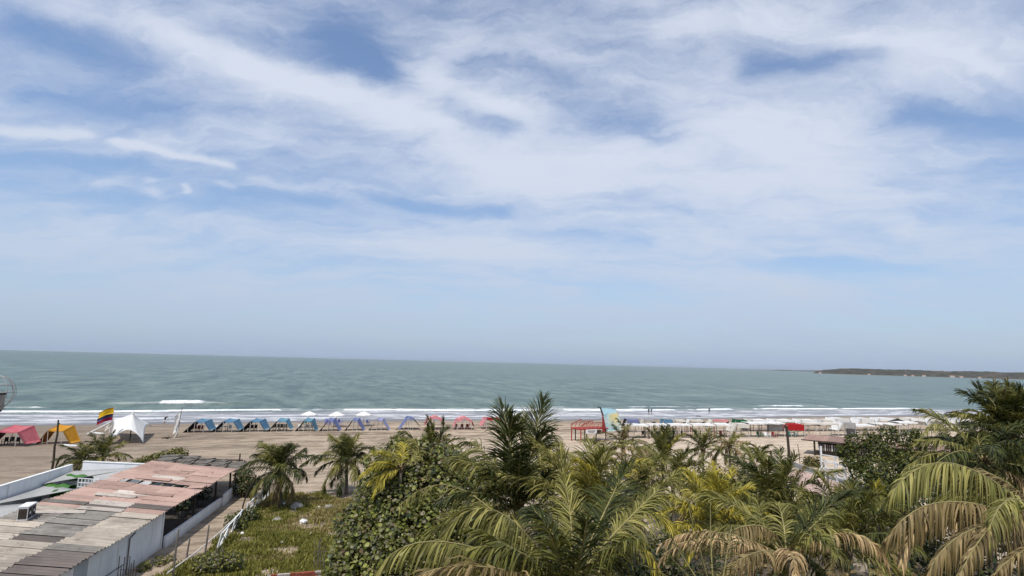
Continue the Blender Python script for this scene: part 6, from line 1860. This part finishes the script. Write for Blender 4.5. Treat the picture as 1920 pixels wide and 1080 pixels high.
    # near palm with dry orange fronds
    palm('palm with dry orange hanging fronds at the bottom edge', at(1475, 1046, 16.5), None, 3.3, 9, ('green', 'olive', 'deep'), 161, el=(60, -20), droop=(50, 95), leaves=60, w=.045, ll=.65, hang=.75, trunk_r=.16, group='tall coconut palms', custom=[
        (V(1420, 985, 16.2), V(1312, 1030, 15.2), 'bronze', dict(hang=.95, n=84, ll=.6, lift=.0)), (V(1345, 998, 15), V(1240, 1020, 14.4), 'dry', dict(hang=1.0, n=84, ll=.55, lift=0)), (V(1330, 1010, 14.4), V(1238, 1050, 13.8), 'dry', dict(hang=1.0, n=70, ll=.5, lift=0)),
        (V(1485, 1038, 14.5), V(1492, 1095, 13.2), 'dry', dict(hang=.8, n=60, ll=.6)), (V(1540, 990, 16), V(1650, 1025, 15.4), 'olive', dict(hang=1.0, n=84, ll=.6)), (V(1590, 1000, 15.4), V(1665, 1060, 14.8), 'dry', dict(hang=1.0, n=70, ll=.5)), (V(1420, 1035, 14.6), V(1340, 1085, 13.6), 'bronze', dict(hang=1.0, n=84, ll=.6)), (V(1510, 1000, 17.5), V(1570, 945, 18.6), 'green', dict(hang=.6, n=80)), (V(1440, 1000, 18), V(1420, 940, 19), 'green', dict(hang=.5, n=80))])
    # bare dark stalks of a palm just below the frame
    c = at(1345, 1150, 9.5)
    t = palm('palm at the bottom edge sending up thin dark leaf spears', c, None, 1.6, 4, ('deep',), 162, el=(25, -20), droop=(30, 60), leaves=30, w=.03, ll=.35, trunk_r=.13, group='tall coconut palms', custom=[
        (V(1290, 1080, 9.4), V(1228, 1015, 9.3), 'deep', dict(ll=.25, w=.012, n=40)), (V(1300, 1075, 9.7), V(1250, 995, 9.9), 'deep', dict(ll=.2, w=.012, n=40)), (V(1318, 1050, 9.3), V(1290, 948, 9.4), 'deep', dict(ll=.3, w=.012, n=40)), (V(1335, 1060, 9.9), V(1332, 940, 10.2), 'deep', dict(ll=.25, w=.012, n=40)), (V(1275, 1095, 9.2), V(1208, 1060, 9), 'deep', dict(ll=.2, w=.012, n=40)), (V(1358, 1070, 9.6), V(1372, 985, 9.8), 'deep', dict(ll=.3, w=.012, n=40))])
    # great arching fronds on the right
    c = at(1985, 1010, 15.5)
    palm('large palm at the right edge with great bronze fronds arching to the left', c, None, 3.6, 6, ('olive', 'bronze'), 171, el=(40, -20), droop=(50, 90), leaves=70, w=.042, ll=.8, hang=.8, trunk_r=.18, group='tall coconut palms', fan=(100, 70), custom=[
        (V(1800, 872, 15.4), V(1672, 925, 14.8), 'olive', dict(hang=1.1, n=135, ll=1.1, lift=.0, twist=.25, w=.05)), (V(1790, 940, 14.6), V(1664, 1010, 14.0), 'bronze', dict(hang=1.15, n=135, ll=.95, lift=.0, twist=.25, w=.05)), (V(1850, 985, 13.6), V(1745, 1062, 12.8), 'bronze', dict(hang=1.15, n=135, ll=1.0, lift=.0, twist=.25, w=.05)),
        (V(1905, 935, 14.0), V(1850, 1010, 12.8), 'olive', dict(hang=.95, n=90, ll=.75, lift=0)), (V(1880, 900, 16), V(1790, 885, 16.4), 'bronze', dict(hang=1.0, n=96, ll=.8, lift=0)), (V(1915, 1035, 12.6), V(1860, 1085, 11.8), 'bronze', dict(hang=1.0, n=90, ll=.7, lift=0)), (V(1900, 960, 13.8), V(1800, 1075, 12.2), 'bronze', dict(hang=1.0, n=90, ll=.7)), (V(1780, 965, 14.8), V(1690, 1060, 14.0), 'dry', dict(hang=1.0, n=90, ll=.6))])
    c = at(1898, 826, 27.0)
    palm('tall palm on the right whose crown rises past the horizon', c, None, 2.9, 34, ('deep', 'deep', 'green', 'olive'), 172, el=(88, -40), droop=(15, 85), leaves=60, w=.055, ll=.85, trunk_r=.18, group='tall coconut palms', custom=[
        (V(1870, 760, 27), V(1863, 716, 29.6), 'deep', dict(hang=.2, n=70)), (V(1850, 765, 26.6), V(1818, 752, 26.4), 'deep', dict(hang=.35, n=76, ll=.6)), (V(1848, 782, 26), V(1812, 768, 25.4), 'green', dict(hang=.4, n=76, ll=.6)), (V(1862, 755, 26.8), V(1838, 736, 29), 'deep', dict(hang=.3, n=76, ll=.6)), (V(1885, 755, 26.4), V(1890, 728, 24.6), 'green', dict(hang=.3, n=76, ll=.6)), (V(1850, 800, 25.6), V(1808, 800, 25), 'deep', dict(hang=.5, n=76, ll=.7)), (V(1912, 755, 27), V(1945, 738, 27), 'deep', dict(hang=.5, n=70)), (V(1835, 820, 25.6), V(1780, 835, 25), 'deep', dict(hang=.7, n=76)), (V(1850, 850, 25), V(1800, 905, 24), 'deep', dict(hang=.8, n=76)), (V(1890, 860, 24.4), V(1880, 920, 23), 'olive', dict(hang=.8, n=76)), (V(1905, 840, 24), V(1935, 880, 23), 'green', dict(hang=.8)), (V(1860, 870, 25.6), V(1840, 930, 24.6), 'deep', dict(hang=.8))])
    palm('palm with pale arching fronds before the pink roof, behind the bronze fronds', at(1845, 868, 24.0), None, 3.4, 16, ('deep', 'olive', 'deep', 'green'), 173, el=(60, -25), droop=(55, 100), leaves=64, w=.048, ll=.75, hang=.8, trunk_r=.16, group='tall coconut palms', custom=[
        (V(1755, 850, 23.4), V(1690, 890, 22.8), 'olive', dict(hang=1.0, n=100, ll=.8, lift=0)), (V(1795, 846, 23), V(1735, 890, 22), 'deep', dict(hang=1.0, n=90, lift=0)), (V(1800, 905, 22), V(1745, 950, 21), 'deep', dict(hang=1.0, n=90)), (V(1830, 920, 21), V(1800, 980, 20), 'deep', dict(hang=.9))])
    palm('yellow green palm whose top frond arches over the white tents', at(1790, 862, 36.0), None, 2.6, 13, ('olive', 'deep', 'olive'), 174, el=(28, -30), droop=(50, 100), leaves=56, w=.05, ll=.75, hang=.7, trunk_r=.14, group='tall coconut palms', custom=[(V(1762, 795, 35.6), V(1722, 830, 35), 'olive', dict(hang=1.0, n=80, lift=0)), (V(1775, 815, 35), V(1748, 840, 34.4), 'deep', dict(hang=.9, n=80))])
    palm('palm with split broad fronds at the bottom right corner', at(1810, 1190, 11.0), None, 1.7, 8, ('green', 'deep', 'bronze'), 175, el=(50, -20), droop=(50, 90), leaves=40, w=.07, ll=.6, trunk_r=.16, group='tall coconut palms')
    # undergrowth between the garden palms
    k = 0
    for px, py, Y, rr, mats, lab in (
            (1150, 905, 44, 1.3, ('scrub', 'deep'), 'dry scrub left of the leaning young palm trunk'), (1215, 890, 46, 1.2, ('scrub', 'bronze'), 'straw coloured scrub under the ragged young palm'), (1300, 885, 44, 1.4, ('scrub', 'grass'), 'pale scrub under the dark young palm'),
            (1370, 885, 45, 1.3, ('scrub', 'grass_dry'), 'straw coloured scrub under the drooping pale palm'), (1400, 880, 42, 1.1, ('deep', 'scrub'), 'dark scrub beside the drooping pale palm'), (1265, 960, 27, 1.2, ('dark', 'grape_pale'), 'dark glossy shrub between the nearest palm and the yellow palm'),
            (1235, 985, 24, 1.2, ('dark', 'grape_pale'), 'dark glossy shrub low beside the dry orange fronds'), (1150, 930, 34, 1.4, ('deep', 'scrub'), 'tangled scrub behind the feathery yellow palm'), (1430, 905, 36, 1.2, ('deep', 'grass'), 'green scrub behind the stiff fronded palm'),
            (1530, 880, 70, 1.0, ('deep', 'bronze'), 'low dark bush at the corner of the hut by the thin stick'), (1560, 935, 40, 1.0, ('deep', 'olive'), 'green weeds along the near edge of the pink paving'), (1510, 925, 42, .8, ('scrub', 'grass'), 'grassy weeds on the pink paving edge'),
            (1720, 900, 32, 1.5, ('deep', 'dark'), 'dark shrub under the arching fronds beside the leafy tree'), (1780, 930, 28, 1.6, ('dark', 'deep'), 'dark shrub deep behind the bronze fronds'), (1860, 960, 24, 1.6, ('dark', 'deep'), 'dark shrub below the tall palm on the right'), (1400, 1010, 22, 1.4, ('dark', 'bronze'), 'shaded shrub behind the dry orange fronds'), (1560, 1060, 18, 1.3, ('dark', 'deep'), 'shaded shrub at the bottom under the broad green palm'), (1720, 1050, 18, 1.5, ('dark', 'bronze'), 'shaded brown shrub at the bottom under the bronze fronds'), (1190, 1020, 22, 1.4, ('dark', 'deep'), 'shaded shrub under the nearest palm'), (960, 1020, 26, 1.6, ('dark', 'deep'), 'shaded shrub between the sea grape and the nearest palm'), (1040, 940, 30, 1.5, ('deep', 'scrub'), 'scrub behind the tall central palm')):
        c = at(px, py, Y); g_ = zg(c.x, c.y)
        hz = max(c.z - g_, .5)
        r = random.Random(300 + k)
        rads = []
        lv = max(1, int(hz / (rr * 1.1)))
        for q in range(lv + 1):
            z = min(hz, .3 + q * rr * 1.1)
            for s in range(2 if lv > 2 else 3): rads.append((r.uniform(-.7, .7) * rr * 1.2, r.uniform(-.6, .6) * rr, z * r.uniform(.85, 1.0), rr * r.uniform(.55, .8)))
        shrub(lab, px, py, Y, rads, mats, int(900 + 350 * lv * rr), .24 if Y > 30 else .2, 300 + k, None, 'undergrowth shrubs of the garden', 'oval')
        k += 1


def build_soil():
    x = np.linspace(-9, 46, 84); y = np.linspace(5, 58, 82)
    X, Y = np.meshgrid(x, y, indexing='ij')
    dx, dy = X - SO.x, Y - SO.y
    Z = zst(dx * ES.x + dy * ES.y, dx * ET.x + dy * ET.y) + 0.05
    far = sstep(Y + 5 * (fbm(X / 4, Y / 4, 77) - .5) - 9 * sstep(X, 14, 22), 41, 44) + sstep(-X + 3 * (fbm(X / 3, Y / 3, 78) - .5), 6.5, 8) + sstep(X - 0.9 * (60 - Y), 8, 10)
    Z = Z - 0.35 * np.clip(far, 0, 1)
    m, g, b, out = new_mat('garden_soil')
    co = g.n('ShaderNodeTexCoord').outputs['Object']
    c = g.mix(g.ss(g.noise(co, 0.5, 5, .6), .4, .6), (0.060, 0.048, 0.032), (0.115, 0.09, 0.06))
    c = g.mix(g.ss(g.noise(co, 4.5, 4, .7), .52, .68, 0, .8), c, (0.24, 0.19, 0.125))
    c = g.mix(g.ss(g.noise(co, 0.28, 4, .6), .56, .64, 0, .85), c, (0.33, 0.27, 0.20))
    g.put(b.inputs['Base Color'], c); b.inputs['Roughness'].default_value = .95
    g.link(g.bump(g.noise(co, 6, 5, .7), .8, .12), b.inputs['Normal'])
    o = link_mesh('garden_soil', raw_mesh('garden_soil', np.stack([X, Y, Z], -1).reshape(-1, 3), rect_grid(x, y)), m, smooth=True)
    tag(o, kind='structure')


build_soil()
build_sea_grape()
build_leafy_tree()
build_palms()


# ------------------------------------------------------------------ caged lamp at the left edge
def build_caged_lamp():
    c = at(-9, 738, 7.0)
    t = thing('caged_floodlight', 'grey floodlight box inside a round wire cage on a bracket arm', 'floodlight', c)
    s = 7.0 / 1050 * 1.16
    Rr = 25 * s
    for k in range(6):
        a = R(-75 + 30 * k)
        pts = [(Rr * math.sin(ph) * math.cos(a) * (1.0 if ph < 2 else .85), Rr * math.sin(ph) * math.sin(a), Rr * 1.08 * math.cos(ph) + 0.01) for ph in np.linspace(0.05, 2.6, 14)]
        MB().tube(pts, .004, 6).build('cage_wire', M['steel'], t)
    for z, f in ((.55, .83), (0.1, .99), (-.45, .9)):
        MB().tube([(Rr * f * math.cos(a), Rr * f * math.sin(a), Rr * z) for a in np.linspace(0, 2 * math.pi, 21)], .004, 6, caps=False).build('cage_ring', M['steel'], t)
    MB().box((-.02, 0, -13 * s), (24 * s, .13, 24 * s)).build('housing', M['grey_stone'], t)
    MB().box((-.02, -.07, -13 * s), (20 * s, .012, 19 * s)).build('lens', M['white_paint'], t)
    MB().box((-.02, 0, -0.5 * s), (25 * s, .15, .02)).build('visor', M['dark_wood'], t)
    MB().box((-.01, 0, -27 * s), (20 * s, .1, 3 * s)).box((0, 0, -31 * s), (5 * s, .05, 6 * s)).build('bracket', M['dark_wood'], t)
    MB().tube([(0, 0, -33 * s), (-.5, 0, -36 * s), (-.75, 0, -40 * s), (-.8, 0, -1.5), (-.8, 0, -(c.z - zg(c.x, c.y)))], .03, 8).build('mast', M['steel'], t)


build_caged_lamp()


# ------------------------------------------------------------------ sea air
def build_haze():
    m = bpy.data.materials.new('sea_air'); m.use_nodes = True
    nt = m.node_tree; nt.nodes.clear()
    out = nt.nodes.new('ShaderNodeOutputMaterial'); v = nt.nodes.new('ShaderNodeVolumePrincipled')
    v.inputs['Color'].default_value = (0.80, 0.86, 0.93, 1); v.inputs['Density'].default_value = 3.0e-5; v.inputs['Anisotropy'].default_value = 0.2
    nt.links.new(v.outputs[0], out.inputs['Volume'])
    o = MB().box((0, 0, 22.0), (120000, 120000, 58)).build('haze', m)
    tag(o, kind='stuff')


build_haze()
